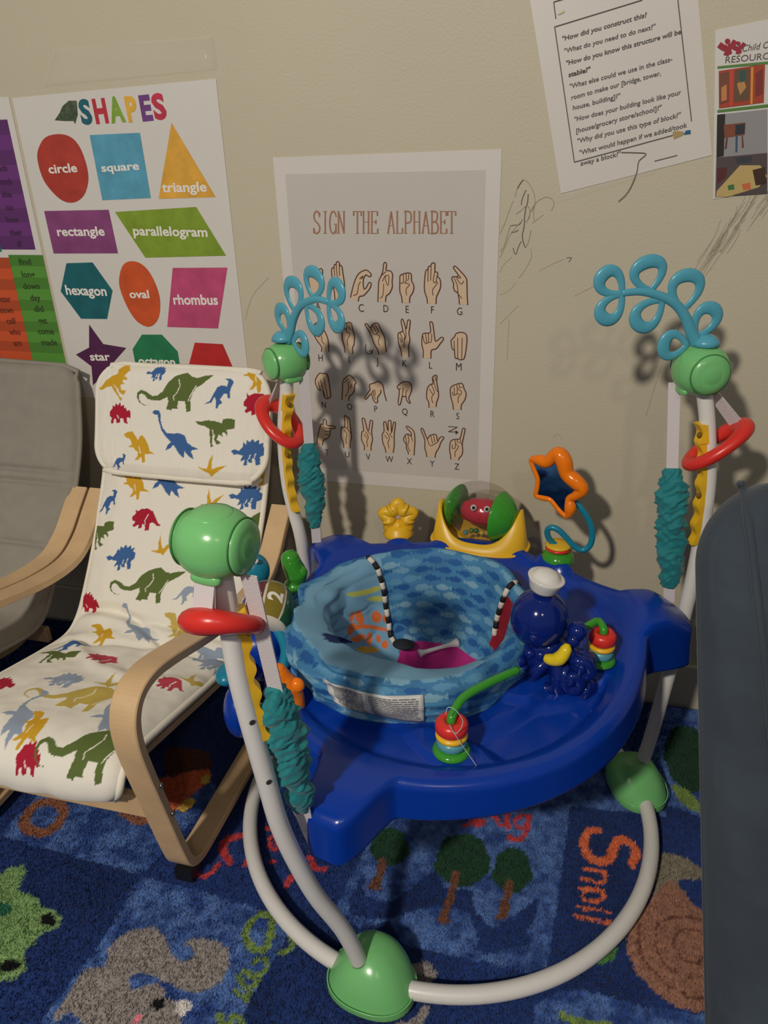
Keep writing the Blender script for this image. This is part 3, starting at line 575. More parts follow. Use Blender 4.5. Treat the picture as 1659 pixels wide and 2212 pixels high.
# Snail lettering
OR = lin((206, 98, 40)); RD = lin((184, 40, 44)); YG = lin((112, 138, 60))
rs([(640,795),(590,800),(560,870),(580,940),(650,985),(710,970),(740,900),(780,850),(840,870),(870,930),(850,1000)], .0155, OR, z7)
for l in [[(555,1020),(690,1045)], [(545,1085),(670,1105),(690,1075),(660,1045)], [(540,1140),(680,1165)], [(560,1210),(650,1220),(675,1180),(630,1140),(570,1150),(545,1185),(560,1210)], [(530,1250),(660,1275)], [(700,1285),(720,1290)], [(515,1305),(600,1325),(720,1350)]]: rs(l, .0062, OR, z7)
# ug (bug)
for l in [[(0,710),(30,715),(50,760),(90,760),(100,715)], [(100,700),(105,780)], [(180,710),(150,740),(165,775),(210,770),(235,730),(200,705),(180,710)], [(235,710),(215,790),(185,850),(130,850),(115,830)], [(-160,770),(-60,735)], [(-100,700),(-80,770),(-40,740)]]: rs(l, .0085, RD, z7)
# trees
for cx_, cy_, rx, ry, t0, t1, f in [(945,480,115,115,(905,560),(850,720),z6), (1380,560,165,160,(1340,640),(1265,915),z6), (130,1035,118,135,(110,1110),(70,1305),z7)]:
    rp([(cx_+rx*math.cos(a)*(1+.06*math.sin(5*a)), cy_+ry*math.sin(a)) for a in np.linspace(0, 2*np.pi, 22)[:-1]], lin((24, 66, 42)), f)
    RUG.append(('s', rpx([t0, ((t0[0]+t1[0])/2+6, (t0[1]+t1[1])/2), t1], f), .013, lin((112, 68, 46))))
    rp([(t1[0]-45, t1[1]+8), (t1[0]-10, t1[1]-50), (t1[0]+20, t1[1]-50), (t1[0]+45, t1[1]+12)], lin((112, 68, 46)), f)
# red lettering
for l, w in [([(200,480),(310,520),(440,395)], .008), ([(740,85),(540,130),(490,220),(560,370)], .014), ([(710,400),(790,310)], .009), ([(975,130),(1040,110),(1070,220),(1000,220),(975,130)], .008), ([(1000,370),(1030,370)], .010), ([(1155,620),(1230,500)], .010), ([(1400,330),(1440,300),(1500,290)], .009), ([(1440,300),(1430,390),(1500,440),(1570,440)], .009), ([(1470,210),(1510,280)], .008), ([(960,10),(1020,30)], .008)]: rs(l, w, RD, z8, 4)
# green lettering
for l, w in [([(250,900),(180,880),(110,930),(80,1010),(120,1080),(190,1090),(230,1010),(240,930)], .012), ([(350,1010),(360,1070),(300,1110)], .010), ([(120,1170),(200,1150),(200,1210),(140,1250),(60,1230),(50,1290),(110,1310),(160,1280)], .008), ([(20,1330),(90,1390),(100,1340)], .007), ([(0,1500),(40,1490),(60,1554)], .010), ([(-80,1480),(-60,1530),(-20,1554)], .010)]: rs(l, w, YG, z6)
rs([(420,1900),(500,1930),(600,1950),(720,1972)], .012, YG, z7)
rp([(1080,520),(1180,560),(1260,640),(1260,690),(1150,640)], YG, z7, 3)
rp([(1040,330),(1100,180),(1260,220),(1260,560),(1100,500)], lin((22, 60, 40)), z7, 3)
rp([(640,1580),(700,1520),(760,1490),(740,1560),(680,1590)], lin((70, 130, 60)), z7, 3)
# orange ring, bee / bird, frog, squirrel
BR = lin((140, 84, 54)); OG = lin((206, 96, 34))
_a = np.linspace(0, 2*np.pi, 30)
rs([(275+125*math.cos(a)*(1-.1*math.sin(2*a)), 322+98*math.sin(a)-20*math.cos(a)) for a in _a], .020, BR, z5, 0)
rp([(420,200),(470,120),(600,80),(640,130),(520,190),(480,210)], lin((92, 66, 66)), z5, 3)
rp([(560,205),(600,150),(660,150),(650,225)], OG, z5)
rp([(640,200),(700,150),(800,170),(830,210),(780,250),(700,270),(650,240)], GREY, z5, 3)
rp([(690,165),(760,170),(790,200),(740,205)], lin((190, 186, 182)), z5, 3)
rp([(760,290),(850,230),(950,260),(960,340),(900,370),(820,350)], BR, z5, 3)
rp([(820,240),(900,130),(1060,60),(1200,0),(1330,20),(1340,90),(1250,160),(1160,230),(1120,280),(1000,260)], OG, z5, 3)
rp([(1060,-120),(1300,-100),(1350,0),(1200,30),(1060,60)], lin((96, 52, 30)), z5, 3)
rp([(1140,260),(1190,205),(1240,215),(1220,260),(1170,285)], lin((222, 186, 40)), z5, 3)
rp([(1280,80),(1330,40),(1340,90),(1300,115)], lin((200, 170, 40)), z5, 3)
FR = lin((118, 152, 88))
rp([(0,690),(60,640),(110,650),(145,610),(155,690),(110,790),(180,810),(240,850),(250,890),(340,920),(385,970),(360,1030),(270,1060),(210,1130),(150,1180),(155,1290),(120,1340),(40,1365),(-120,1340),(-200,1000),(-120,800)], FR, z5, 2)
rp([(250,960),(300,935),(350,970),(350,1005),(290,1015),(255,990)], lin((12, 14, 16)), z5, 3); rp([(0,1260),(50,1235),(115,1250),(110,1290),(40,1310),(-10,1300)], lin((12, 14, 16)), z5, 3)
rp([(-20,880),(50,875),(80,900),(40,945),(-20,950)], lin((30, 100, 70)), z5, 3)
rp([(330,1600),(400,1500),(500,1340),(590,1275),(660,1280),(690,1170),(760,1090),(860,1040),(970,1030),(1040,1080),(1080,1170),(1130,1225),(1190,1235),(1235,1200),(1225,1150),(1170,1140),(1230,1100),(1330,1095),(1430,1140),(1470,1210),(1440,1320),(1370,1400),(1260,1440),(1150,1420),(1040,1370),(960,1335),(880,1325),(820,1345),(840,1430),(920,1400),(1000,1385),(1050,1430),(1050,1480),(1120,1500),(1150,1580),(1140,1660),(1080,1760),(800,1800),(560,1680),(450,1570),(370,1620)], GREY, z5, 2)
rp([(1110,1510),(1180,1480),(1225,1505),(1210,1550),(1150,1600),(1130,1560)], lin((200, 196, 190)), z5, 3)
rp([(985,1490),(1020,1475),(1050,1490),(1040,1545),(990,1560),(970,1540)], lin((14, 14, 16)), z5, 3); rp([(845,1620),(880,1575),(900,1595),(880,1640)], lin((224, 110, 130)), z5, 3)
rp([(800,1520),(900,1400),(1120,1300),(1220,1250),(1180,1170),(1130,1150),(1150,1250),(1150,1420),(1000,1560)], GREY, z6, 0)
RUG.pop()
rp([(1040,1220),(1100,1170),(1180,1170),(1225,1230),(1200,1290),(1120,1310)], GREY, z6, 3)
rp([(780,1600),(900,1545),(1060,1520),(1160,1420),(1180,1450),(1120,1560),(1000,1620)], GREY, z6, 3)

def rug_colour(x, y):
    n = x.size; lm = np.zeros(n); out = np.zeros((n, 3)); fixed = np.zeros(n, bool)
    for kind, P, w, c in RUG:
        lo = P.min(0)-w-0.004; hi = P.max(0)+w+0.004
        idx = np.nonzero((x > lo[0]) & (x < hi[0]) & (y > lo[1]) & (y < hi[1]))[0]
        if len(idx) == 0: continue
        xs = x[idx]+(vnoise(x[idx], y[idx], .006, 5)-.5)*.004; ys = y[idx]+(vnoise(x[idx], y[idx], .006, 6)-.5)*.004
        ins = inpoly(xs, ys, P) if kind == 'p' else (segdist(xs, ys, P) < w/2)
        k = idx[ins]
        if isinstance(c, str): lm[k] = 1.0 if c == 'L' else 0.0; fixed[k] = False
        else: out[k] = c; fixed[k] = True
    mot = vnoise(x, y, .011, 1)*.5+vnoise(x, y, .03, 2)*.5
    big = vnoise(x, y, .10, 3)
    dark = DARK*(0.75+0.5*big)[:, None]*(1+.25*(mot-.5))[:, None]
    t = np.clip((mot-.28)*2.2, 0, 1)[:, None]
    light = (MID*(1-t)+LIGHT*t)
    base = np.where(lm[:, None] > .5, light, dark)
    fac = (0.86+.28*vnoise(x, y, .005, 4))[:, None]
    res = np.where(fixed[:, None], out, base)*fac; g_ = res.mean(1, keepdims=True)
    return (res*.84+g_*.16)*1.38
nx, ny = 760, 400
gx, gy = np.meshgrid(np.linspace(RX0, RX1, nx), np.linspace(RY0, RY1, ny))
gx = gx.ravel(); gy = gy.ravel()
gz = -0.010+0.0035*vnoise(gx, gy, .004, 9)
edge = np.minimum(np.minimum(gx-RX0, RX1-gx), np.minimum(gy-RY0, RY1-gy)); gz = np.where(edge < 1e-6, -0.0168, gz)
M_RUG = mat('rug_pile', (20, 50, 110), 0.95, attr=True, spec=0.1, sheen=0.15)
rug = mk('rug', np.stack([gx, gy, gz], -1), grid_faces(ny, nx), M_RUG, None, col=rug_colour(gx, gy))
tag(rug, 'blue floor rug with woven snail, trees, frog and the word Snail', 'rug')
NB = 330000
bx = rng.uniform(-1.35, 0.45, NB); by = -1.04*rng.random(NB)-0.02
a = rng.uniform(0, 2*np.pi, NB); lean = rng.uniform(0, .0045, NB); la = rng.uniform(0, 2*np.pi, NB); wd = rng.uniform(.0009, .0019, NB); hg = rng.uniform(.003, .0062, NB)
V = np.zeros((NB, 3, 3)); V[:, 0] = np.stack([bx-wd*np.cos(a), by-wd*np.sin(a), np.full(NB, -.010)], -1); V[:, 1] = np.stack([bx+wd*np.cos(a), by+wd*np.sin(a), np.full(NB, -.010)], -1)
V[:, 2] = np.stack([bx+lean*np.cos(la), by+lean*np.sin(la), -.0085+hg], -1)
cc = rug_colour(bx, by)*rng.uniform(.86, 1.16, NB)[:, None]
p_ = mk('pile', V.reshape(-1, 3), np.arange(NB*3).reshape(-1, 3), M_RUG, rug, smooth=False, col=np.repeat(cc, 3, 0)); p_['kind'] = 'stuff'

# ================================================================== ARMCHAIRS
DINO = {
'brachio': [(490,335),(440,345),(390,320),(365,280),(370,245),(410,222),(460,235),(510,265),(555,260),(600,225),(640,160),(690,115),(750,90),(800,78),(850,110),(900,115),(960,95),(1030,85),(990,120),(930,165),(885,190),(860,230),(840,280),(845,330),(845,365),(810,375),(800,335),(795,290),(735,290),(725,340),(735,355),(680,355),(675,368),(628,365),(650,300),(640,265),(580,295),(520,300),(470,290),(440,260),(410,250),(385,265),(385,295),(410,325),(450,340)],
'plesio': [(495,425),(520,400),(555,400),(568,430),(570,480),(590,540),(630,580),(690,580),(740,572),(790,590),(810,640),(850,670),(915,690),(860,700),(845,710),(875,775),(830,755),(790,715),(785,770),(745,740),(710,690),(690,670),(670,700),(625,720),(640,675),(670,650),(625,615),(580,560),(555,490),(545,440),(520,438)],
'trex': [(870,490),(920,492),(980,478),(1040,482),(1095,495),(1105,462),(1150,455),(1205,460),(1200,530),(1160,540),(1135,545),(1150,570),(1145,590),(1120,565),(1100,570),(1115,605),(1090,590),(1075,585),(1060,625),(1100,650),(1060,665),(1035,625),(1045,590),(1020,600),(1020,660),(1035,680),(1010,690),(1000,600),(995,545),(950,525),(900,518)],
'stego': [(1185,740),(1215,722),(1250,735),(1280,700),(1285,665),(1305,680),(1310,645),(1335,660),(1355,630),(1375,658),(1405,635),(1410,668),(1440,655),(1435,690),(1460,700),(1450,750),(1420,770),(1422,830),(1390,838),(1380,790),(1360,780),(1362,820),(1335,820),(1320,790),(1325,840),(1295,850),(1300,800),(1265,820),(1285,770),(1240,760),(1210,768)],
'ankylo': [(135,400),(160,370),(165,345),(185,350),(195,322),(215,340),(240,315),(248,345),(272,330),(275,360),(295,355),(300,385),(318,368),(335,400),(330,440),(300,430),(305,485),(275,480),(265,445),(235,445),(240,480),(205,485),(195,450),(180,450),(175,485),(150,495),(155,445),(140,430)],
'spino': [(250,600),(290,575),(330,572),(360,610),(380,640),(400,605),(420,595),(450,630),(480,680),(490,720),(545,745),(490,745),(450,750),(455,810),(430,825),(420,770),(410,780),(390,800),(365,805),(385,770),(390,740),(360,720),(340,700),(310,700),(295,695),(330,680),(320,650),(300,630),(270,625)],
'para': [(950,325),(1000,295),(1030,240),(1060,195),(1100,178),(1140,185),(1150,150),(1125,130),(1165,125),(1195,150),(1180,180),(1165,230),(1170,265),(1150,275),(1145,240),(1120,235),(1100,260),(1085,280),(1105,310),(1080,320),(1065,350),(1050,355),(1055,300),(1040,265),(1010,310)],
'tric': [(320,1300),(345,1270),(335,1230),(360,1250),(400,1225),(460,1222),(510,1240),(540,1290),(560,1330),(595,1350),(555,1358),(520,1330),(495,1340),(490,1400),(455,1405),(450,1360),(420,1350),(425,1385),(390,1395),(390,1360),(350,1385),(335,1370),(355,1340),(325,1330)],
'ptero': [(480,1580),(530,1575),(560,1565),(550,1510),(560,1445),(575,1510),(595,1555),(630,1520),(690,1480),(650,1540),(625,1575),(605,1610),(585,1590),(540,1590)],
}
DINO = {k: np.array(v, float) for k, v in DINO.items()}
CB, CG, CRD, CYE = lin((66, 104, 160)), lin((96, 112, 58)), lin((176, 34, 56)), lin((212, 164, 44))
CPB, CPK, CPY = lin((150, 164, 184)), lin((190, 70, 84)), lin((200, 176, 90))
CREAM = lin((240, 235, 222))
def slab(path, xc, hw, T, nw, nfine, edge_p=5.0, wrinkle=None, endround=0.05, x_off=0.0):
    """upholstered pad following (y, z) path; returns verts, faces, top grid shape, U, S"""
    P = spl(np.array(path, float), 12); seg = np.linalg.norm(np.diff(P, axis=0), axis=1); s = np.concatenate([[0], np.cumsum(seg)])
    S = np.linspace(0, s[-1], nfine); py = np.interp(S, s, P[:, 0]); pz = np.interp(S, s, P[:, 1])
    ty = np.gradient(py, S); tz = np.gradient(pz, S); L = np.hypot(ty, tz); ty /= L; tz /= L
    ny_, nz_ = tz, -ty
    e = np.minimum(S, S[-1]-S); R_ = endround
    hwS = hw-np.where(e < R_, R_-np.sqrt(np.maximum(R_**2-(R_-e)**2, 0)), 0)
    u = np.linspace(-1, 1, nw)
    X = xc+u[None, :]*hwS[:, None]
    prof = (1-np.abs(u)**edge_p)**0.5
    endf = np.clip(e/0.02, 0, 1)**0.5
    h = T/2*prof[None, :]*endf[:, None]
    U = X-xc; SS = np.repeat(S[:, None], nw, 1)
    dh = wrinkle(U, SS)*prof[None, :]*endf[:, None] if wrinkle is not None else 0
    top = np.stack([X, py[:, None]+ny_[:, None]*(h+dh), pz[:, None]+nz_[:, None]*(h+dh)], -1)
    bot = np.stack([X, py[:, None]-ny_[:, None]*h, pz[:, None]-nz_[:, None]*h], -1)
    n = nfine*nw
    f1 = grid_faces(nfine, nw); f2 = grid_faces(nfine, nw)[:, ::-1]+n
    V = np.concatenate([top.reshape(-1, 3), bot.reshape(-1, 3)])
    rim = []
    for i in range(nfine-1): rim.append((i*nw, (i+1)*nw, n+(i+1)*nw, n+i*nw)); rim.append((i*nw+nw-1, n+i*nw+nw-1, n+(i+1)*nw+nw-1, (i+1)*nw+nw-1))
    for j in range(nw-1): rim.append((j, n+j, n+j+1, j+1)); b = (nfine-1)*nw; rim.append((b+j, b+j+1, n+b+j+1, n+b+j))
    # normals must point outward: top grid faces flipped
    Fc = np.concatenate([f1[:, ::-1], f2[:, ::-1], np.array(rim)])
    mid = np.stack([np.stack([xc-hwS, py, pz], -1), np.stack([xc+hwS, py, pz], -1)], 0)
    border = np.concatenate([mid[0][::6], mid[1][::-1][::6]])
    return V, Fc, top, U.ravel(), SS.ravel(), border
DLINE = {'brachio': [[(735,135),(748,180),(722,230),(690,262),(700,290)], [(885,175),(845,240),(820,290)]], 'tric': [[(470,1270),(440,1320),(450,1350)]], 'stego': [[(1345,760),(1335,790)], [(1385,745),(1375,780)]], 'trex': [[(1020,550),(1030,590)]], 'spino': [[(395,690),(410,740)]], 'ankylo': [[(210,420),(225,445)]]}
def print_dinos(top, U, S, items, scale):
    """items: (name, (px,py) centre, rot deg, size factor, colour)"""
    col = np.repeat(CREAM[None], len(U), 0)
    PX = proj(top.reshape(-1, 3))
    for nm, pc, rot, k, c in items:
        i = int(np.argmin((PX[:, 0]-pc[0])**2+(PX[:, 1]-pc[1])**2)); u0, s0 = U[i], S[i]
        P = DINO[nm]; m = (P.min(0)+P.max(0))/2; Q = (P-m)*scale*k
        a_ = math.radians(rot); Q = Q @ np.array([[math.cos(a_), math.sin(a_)], [-math.sin(a_), math.cos(a_)]])
        Q = Q+np.array([u0, s0]); lo, hi = Q.min(0), Q.max(0)
        idx = np.nonzero((U > lo[0]) & (U < hi[0]) & (S > lo[1]) & (S < hi[1]))[0]
        ins = inpoly(U[idx], S[idx], Q); col[idx[ins]] = c
        for ln in DLINE.get(nm, []):
            q = (np.array(ln, float)-m)*scale*k @ np.array([[math.cos(a_), math.sin(a_)], [-math.sin(a_), math.cos(a_)]])+np.array([u0, s0])
            jj = idx[segdist(U[idx], S[idx], q) < .0009]; col[jj] = CREAM
    return col
DS = 1.0/3.95/1660.0*1.64       # zoom pixels to metres on the cloth
ARM = [(-.120,.435),(-.155,.405),(-.205,.362),(-.265,.338),(-.36,.345),(-.485,.376),(-.60,.412),(-.655,.424),(-.692,.418),(-.713,.392),(-.717,.35),(-.708,.29),(-.694,.22),(-.670,.10),(-.655,.048),(-.628,.027),(-.58,.023),(-.50,.0225),(-.42,.022),(-.33,.022)]
SEATP = [(-.052,.662),(-.066,.61),(-.09,.54),(-.125,.465),(-.185,.372),(-.255,.275),(-.30,.228),(-.345,.213),(-.42,.226),(-.52,.250),(-.62,.274),(-.675,.284),(-.705,.276),(-.718,.252),(-.708,.222)]
def off(path, d):
    P = np.array(path, float); T = np.gradient(P, axis=0); T /= np.linalg.norm(T, axis=1)[:, None]
    return P+np.stack([T[:, 1], -T[:, 0]], -1)*d
def strip(path, x0, w, t, n=6):
    P = spl(np.array(path, float), n); T = np.gradient(P, axis=0); T /= np.linalg.norm(T, axis=1)[:, None]; Nn = np.stack([T[:, 1], -T[:, 0]], -1)
    b = 0.0018; V = []
    sec = [(-w/2+b, -t/2), (w/2-b, -t/2), (w/2, -t/2+b), (w/2, t/2-b), (w/2-b, t/2), (-w/2+b, t/2), (-w/2, t/2-b), (-w/2, -t/2+b)]
    for p, nn in zip(P, Nn):
        for sx, st in sec: V.append((x0+sx, p[0]+nn[0]*st, p[1]+nn[1]*st))
    N = len(P); Fc = [(i*8+k, i*8+(k+1) % 8, (i+1)*8+(k+1) % 8, (i+1)*8+k) for i in range(N-1) for k in range(8)]
    Fc += [tuple(range(8))[::-1], tuple((N-1)*8+k for k in range(8))]
    return V, Fc
def chair_frame(root, xc):
    for sx in (-1, 1):
        x0 = xc+sx*0.210
        arm = mk('side_frame', *strip(ARM, x0, .042, .016), M_WOOD, root, smooth=False)
        for (by_, bz_) in ((-.700, .255), (-.687, .185)):
            mk('bolt', *lathe([(0.0, 0), (.0045, 0), (.0045, .002), (.003, .0035), (0, .004)], 12, (x0+.021, by_+.004, bz_), roty(math.pi/2)), M_STEEL, arm)
        mk('foot_pad', *box((x0-.015, -.660, 0.0), (x0+.015, -.628, .026)), M_BLACK, arm, smooth=False)
    for sx in (-1, 1):
        mk('seat_rail', *strip(off(SEATP[1:-2], -.034), xc+sx*0.150, .030, .012), M_WOOD, root, smooth=False)
    V, Fc = box((xc-.190, -.690, .170), (xc+.190, -.675, .212)); bevel(mk('front_crossbar', V, Fc, M_WOOD, root, smooth=False), .003)
    V, Fc = box((xc-.190, -.300, .150), (xc+.190, -.285, .185)); bevel(mk('rear_crossbar', V, Fc, M_WOOD, root, smooth=False), .003)
    for k in range(4):
        q = off(SEATP, -.027)[1+k]; V, Fc = box((xc-.165, q[0]-.004, q[1]-.016), (xc+.165, q[0]+.004, q[1]+.016)); mk('back_slat', V, Fc, M_WOOD, root, smooth=False)

ch = thing('bentwood_armchair', "child's bentwood armchair with white cushion printed with colourful dinosaurs", 'armchair', (-.785, -.40, 0), 'bentwood armchairs against the wall')
chair_frame(ch, -.785)
def wr(U, S):
    d = 0.0035*np.sin(U/.075*2*np.pi)*0.4
    d = d+0.004*(vnoise(U*2+3, S+1, .055, 21)-.5)+0.0022*(vnoise(U+5, S*1.2, .022, 22)-.5)
    fold = np.exp(-((S-.53-.05*np.sin(U*14))/.012)**2)*-.013+np.exp(-((S-.575+.12*U)/.014)**2)*-.010+np.exp(-((S-.50-.1*U)/.010)**2)*-.008+np.exp(-((S-.62-.09*np.sin(U*9+1))/.018)**2)*.007
    return d+fold
V, Fc, top, U, S, border = slab(SEATP, -.790, .183, .042, 230, 700, wrinkle=wr)
items = [('spino', (290,1047), 0, 1, CYE), ('plesio', (352,1025), 0, 1, CB), ('stego', (528,1073), 0, 1, CB), ('para', (232,1086), -10, .9, CB), ('tric', (317,1122), 0, 1, CRD), ('trex', (212,1158), -8, 1, CG), ('stego', (262,1205), -5, 1, CB), ('ptero', (350,1178), 0, 1, CYE),
 ('brachio', (318,1262), 0, 1, CG), ('ankylo', (190,1302), 0, 1, CRD), ('plesio', (305,1358), 0, 1, CPB), ('spino', (222,1370), 0, 1, CYE), ('para', (400,1280), 0, .9, CPB), ('spino', (385,1362), 10, 1, CPY), ('brachio', (565,1135), 0, 1, CG), ('para', (150,1392), 0, 1, CB), ('trex', (112,1418), 0, 1, CG), ('tric', (228,1428), 0, 1, CPK),
 ('stego', (135,1467), 0, 1.05, CPB), ('ptero', (242,1472), 0, 1.1, CPY), ('brachio', (175,1503), 0, 1.15, CPY), ('ankylo', (2,1475), 0, 1, CRD), ('plesio', (62,1535), 30, 1, CPB), ('plesio', (250,1545), 20, 1, CPB), ('spino', (68,1568), 20, .9, CYE), ('ankylo', (62,1640), 0, .8, CRD), ('brachio', (195,1610), 0, 1.0, CG), ('trex', (440,1420), 0, 1, CPB), ('stego', (455,1432), 0, 1.1, CPB), ('ptero', (420,1465), 0, 1, CPY), ('tric', (372,1480), 0, .8, CPK), ('spino', (580, 1030), 20, .8, CYE), ('ptero', (455,1078), 0, 1, CYE), ('tric', (590,960), 0, 1, CRD)]
col = np.concatenate([print_dinos(top, U, S, items, DS), np.repeat(CREAM[None], len(U), 0)])
M_DINO = mat('dinosaur_cotton', (240, 235, 222), 0.85, attr=True, bump=0.15, bscale=900, spec=0.2)
M_PIPE = mat('cream_piping', (240, 234, 218), 0.85, spec=0.2)
cu = mk('cushion', V, Fc, M_DINO, ch, col=col, label='white cotton cushion with coloured dinosaur print')
mk('piping', *tube(spl(border, 2, closed=True), .0062, 8, closed=True), M_PIPE, cu)
def wr2(U, S): return 0.003*(vnoise(U*2+9, S, .06, 31)-.5)+0.0018*(vnoise(U*3, S*.6+4, .02, 32)-.5)
HP = off([(-.054,.690),(-.072,.655),(-.090,.602),(-.113,.542),(-.138,.488)], .025)
V, Fc, top, U, S, border = slab(HP, -.777, .187, .030, 240, 170, wrinkle=wr2, endround=.058)
def zp(x, y): return (200+x/3.95, 790+y/3.95)
items = [('brachio', zp(697, 225), 0, 1, CG), ('plesio', zp(705, 588), 0, 1, CB), ('trex', zp(1038, 572), 0, 1, CG), ('stego', zp(1322, 740), 0, 1, CB), ('ankylo', zp(235, 405), 0, 1, CRD), ('spino', zp(398, 698), 0, 1, CYE), ('para', zp(1075, 240), 0, 1, CB), ('tric', zp(1440, 345), 5, 1, CRD), ('trex', zp(205, 175), -35, 1, CYE), ('spino', zp(1390, 90), 0, 1, CYE), ('ptero', zp(1020, 850), 20, 1.1, CYE), ('para', zp(215, 820), 0, .6, CB), ('stego', zp(540, 60), 0, .6, CB)]
col = np.concatenate([print_dinos(top, U, S, items, DS), np.repeat(CREAM[None], len(U), 0)])
hd = mk('headrest', V, Fc, M_DINO, ch, col=col, label='white dinosaur print head cushion with rounded corners')
mk('piping', *tube(spl(border, 2, closed=True), .0060, 8, closed=True), M_PIPE, hd)

ch2 = thing('bentwood_armchair', 'bentwood armchair with plain grey cushion at the left edge', 'armchair', (-1.253, -.40, 0), 'bentwood armchairs against the wall')
chair_frame(ch2, -1.253)
def wr3(U, S):
    d = 0.003*(vnoise(U+9, S, .07, 41)-.5)
    for s0 in (.235, .262, .40): d = d-0.008*np.exp(-((S-s0)/.006)**2)
    return d
V, Fc, top, U, S, border = slab([(p[0]+.018 if p[1] > .3 else p[0], p[1]+(.022 if p[1] > .6 else 0)) for p in SEATP], -1.247, .196, .052, 60, 260, wrinkle=wr3)
M_GREYC = mat('grey_cotton', (150, 145, 134), 0.9, bump=0.4, bscale=500, var=0.05, vscale=30, spec=0.15)
cu = mk('cushion', V, Fc, M_GREYC, ch2, label='plain grey quilted cushion')
mk('piping', *tube(spl(border, 2, closed=True), .0055, 8, closed=True), M_GREYC, cu)

# ---- dark upholstered chair at the right --------------------------------------------
dc = thing('upholstered_armchair', 'dark slate blue upholstered chair back with piped seam at the right edge', 'armchair', (.45, -.62, 0))
Tp = np.array([.152, -.47, .62]); Bp = atz((1527, 2300), 0.0)
ux = unit(Tp-Bp); wdir = unit(np.array([.95, .12, 0])-ux*np.dot([.95, .12, 0], ux)); nrm = unit(np.cross(wdir, ux))
if nrm[1] > 0: nrm = -nrm
Lh = np.linalg.norm(Tp-Bp)
def dch(w, h, n): return Bp+wdir*w+ux*h+nrm*n
NWd, NHd = 90, 120; V = []
htop = Lh+.075
for sgn in (1, -1):
    for i in range(NHd):
        hh = .030+(htop-.030)*(1-(1-i/(NHd-1))**1.0)
        e = htop-hh; R_ = .11
        x0 = R_-math.sqrt(max(R_**2-(R_-e)**2, 0)) if e < R_ else 0
        for j in range(NWd):
            u = j/(NWd-1); w = x0+(.55-x0)*u**1.6
            d0 = min(w-x0, e*1.0); th = .055*math.sqrt(max(1-max(1-d0/.06, 0)**2, 0))
            wob = .007*(vnoise(np.array([w*2.2+hh*.5]), np.array([hh*1.2]), .07, 51)[0]-.5)+.003*(vnoise(np.array([w+hh]), np.array([hh*1.5]), .03, 52)[0]-.5) if d0 > .01 else 0
            V.append(dch(w, hh, sgn*th+(wob if sgn > 0 else 0)))
n = NWd*NHd; g = grid_faces(NHd, NWd)
rim = [(i*NWd, n+i*NWd, n+(i+1)*NWd, (i+1)*NWd) for i in range(NHd-1)]+[(i*NWd+NWd-1, (i+1)*NWd+NWd-1, n+(i+1)*NWd+NWd-1, n+i*NWd+NWd-1) for i in range(NHd-1)]
rim += [((NHd-1)*NWd+j, n+(NHd-1)*NWd+j, n+(NHd-1)*NWd+j+1, (NHd-1)*NWd+j+1) for j in range(NWd-1)]+[(j, j+1, n+j+1, n+j) for j in range(NWd-1)]
M_SLATE = mat('slate_upholstery', (62, 71, 81), 0.85, bump=0.35, bscale=350, var=0.12, vscale=9, sheen=0.15, spec=0.2)
mk('backrest', V, np.concatenate([g, g[:, ::-1]+n, np.array(rim)]), M_SLATE, dc)
def dth(w, h):
    e = htop-h; x0 = .11-math.sqrt(max(.11**2-(.11-e)**2, 0)) if e < .11 else 0
    return .055*math.sqrt(max(1-max(1-max(min(w-x0, e), 0)/.06, 0)**2, 0))
def seam_pt(p):
    n_ = .05
    for _ in range(8):
        q = hit(p, dch(0, 0, n_), nrm)-Bp; n_ = dth(np.dot(q, wdir), np.dot(q, ux))
    return dch(np.dot(q, wdir), np.dot(q, ux), n_+.0015)
sp_ = [seam_pt(p) for p in [(1598,1042),(1605,1060),(1612,1110),(1622,1180),(1632,1270),(1645,1380),(1658,1500),(1672,1640),(1692,1830),(1710,2020),(1725,2200)]]
mk('piping', *tube(spl(sp_, 6), .0052, 10), M_SLATE, dc)

# ================================================================== JUMPER
JC = np.array([-.1825, -.402])
jp = thing('baby_jumper', 'blue baby activity jumper with green feet, toys and a fabric seat', 'baby jumper', (JC[0], JC[1], 0))
ANG = [math.radians(a) for a in (-97.0, 20.0, 141.0)]       # front, right, rear left
RB = .354
FOOT = [np.array([JC[0]+RB*math.cos(a), JC[1]+RB*math.sin(a), 0]) for a in ANG]
HEADP = [atz((465, 1170), .752), atz((1512, 797), .775), atz((618, 780), .757)]
# base tubes
for i in range(3):
    a0 = ANG[i]; a1 = ANG[(i+1) % 3]
    if a1 < a0: a1 += 2*math.pi
    P = [(JC[0]+RB*math.cos(a), JC[1]+RB*math.sin(a), .0145) for a in np.linspace(a0+.07, a1-.07, 48)]
    mk('base_tube', *tube(P, .0128, 16), M_WHITE_TUBE, jp)
# feet
for i in range(3):
    a = ANG[i]; R_ = rotz(a)          # local x = outward
    V, Fc = ball((0, 0, 0), (.050, .066, .068), 36, 24, None, 2.35)
    V = np.array(V); V[:, 2] = np.where(V[:, 2] < 0, V[:, 2]*.06, V[:, 2])
    k = np.clip(V[:, 2]/.062, 0, 1); V[:, 1] *= (1-.30*k); V[:, 0] = V[:, 0]-.012*k
    V = V @ R_.T+FOOT[i]+np.array([0, 0, .0042])
    ft = mk('foot', V, Fc, M_GREEN, jp)
    rimp = [np.array([.0505*np.sign(math.cos(t))*abs(math.cos(t))**.87, .0645*np.sign(math.sin(t))*abs(math.sin(t))**.87, .016]) @ R_.T+FOOT[i] for t in np.linspace(0, 2*np.pi, 48)[:-1]]
    mk('seam', *tube(rimp, .0012, 6, closed=True), M_GREEN, ft)
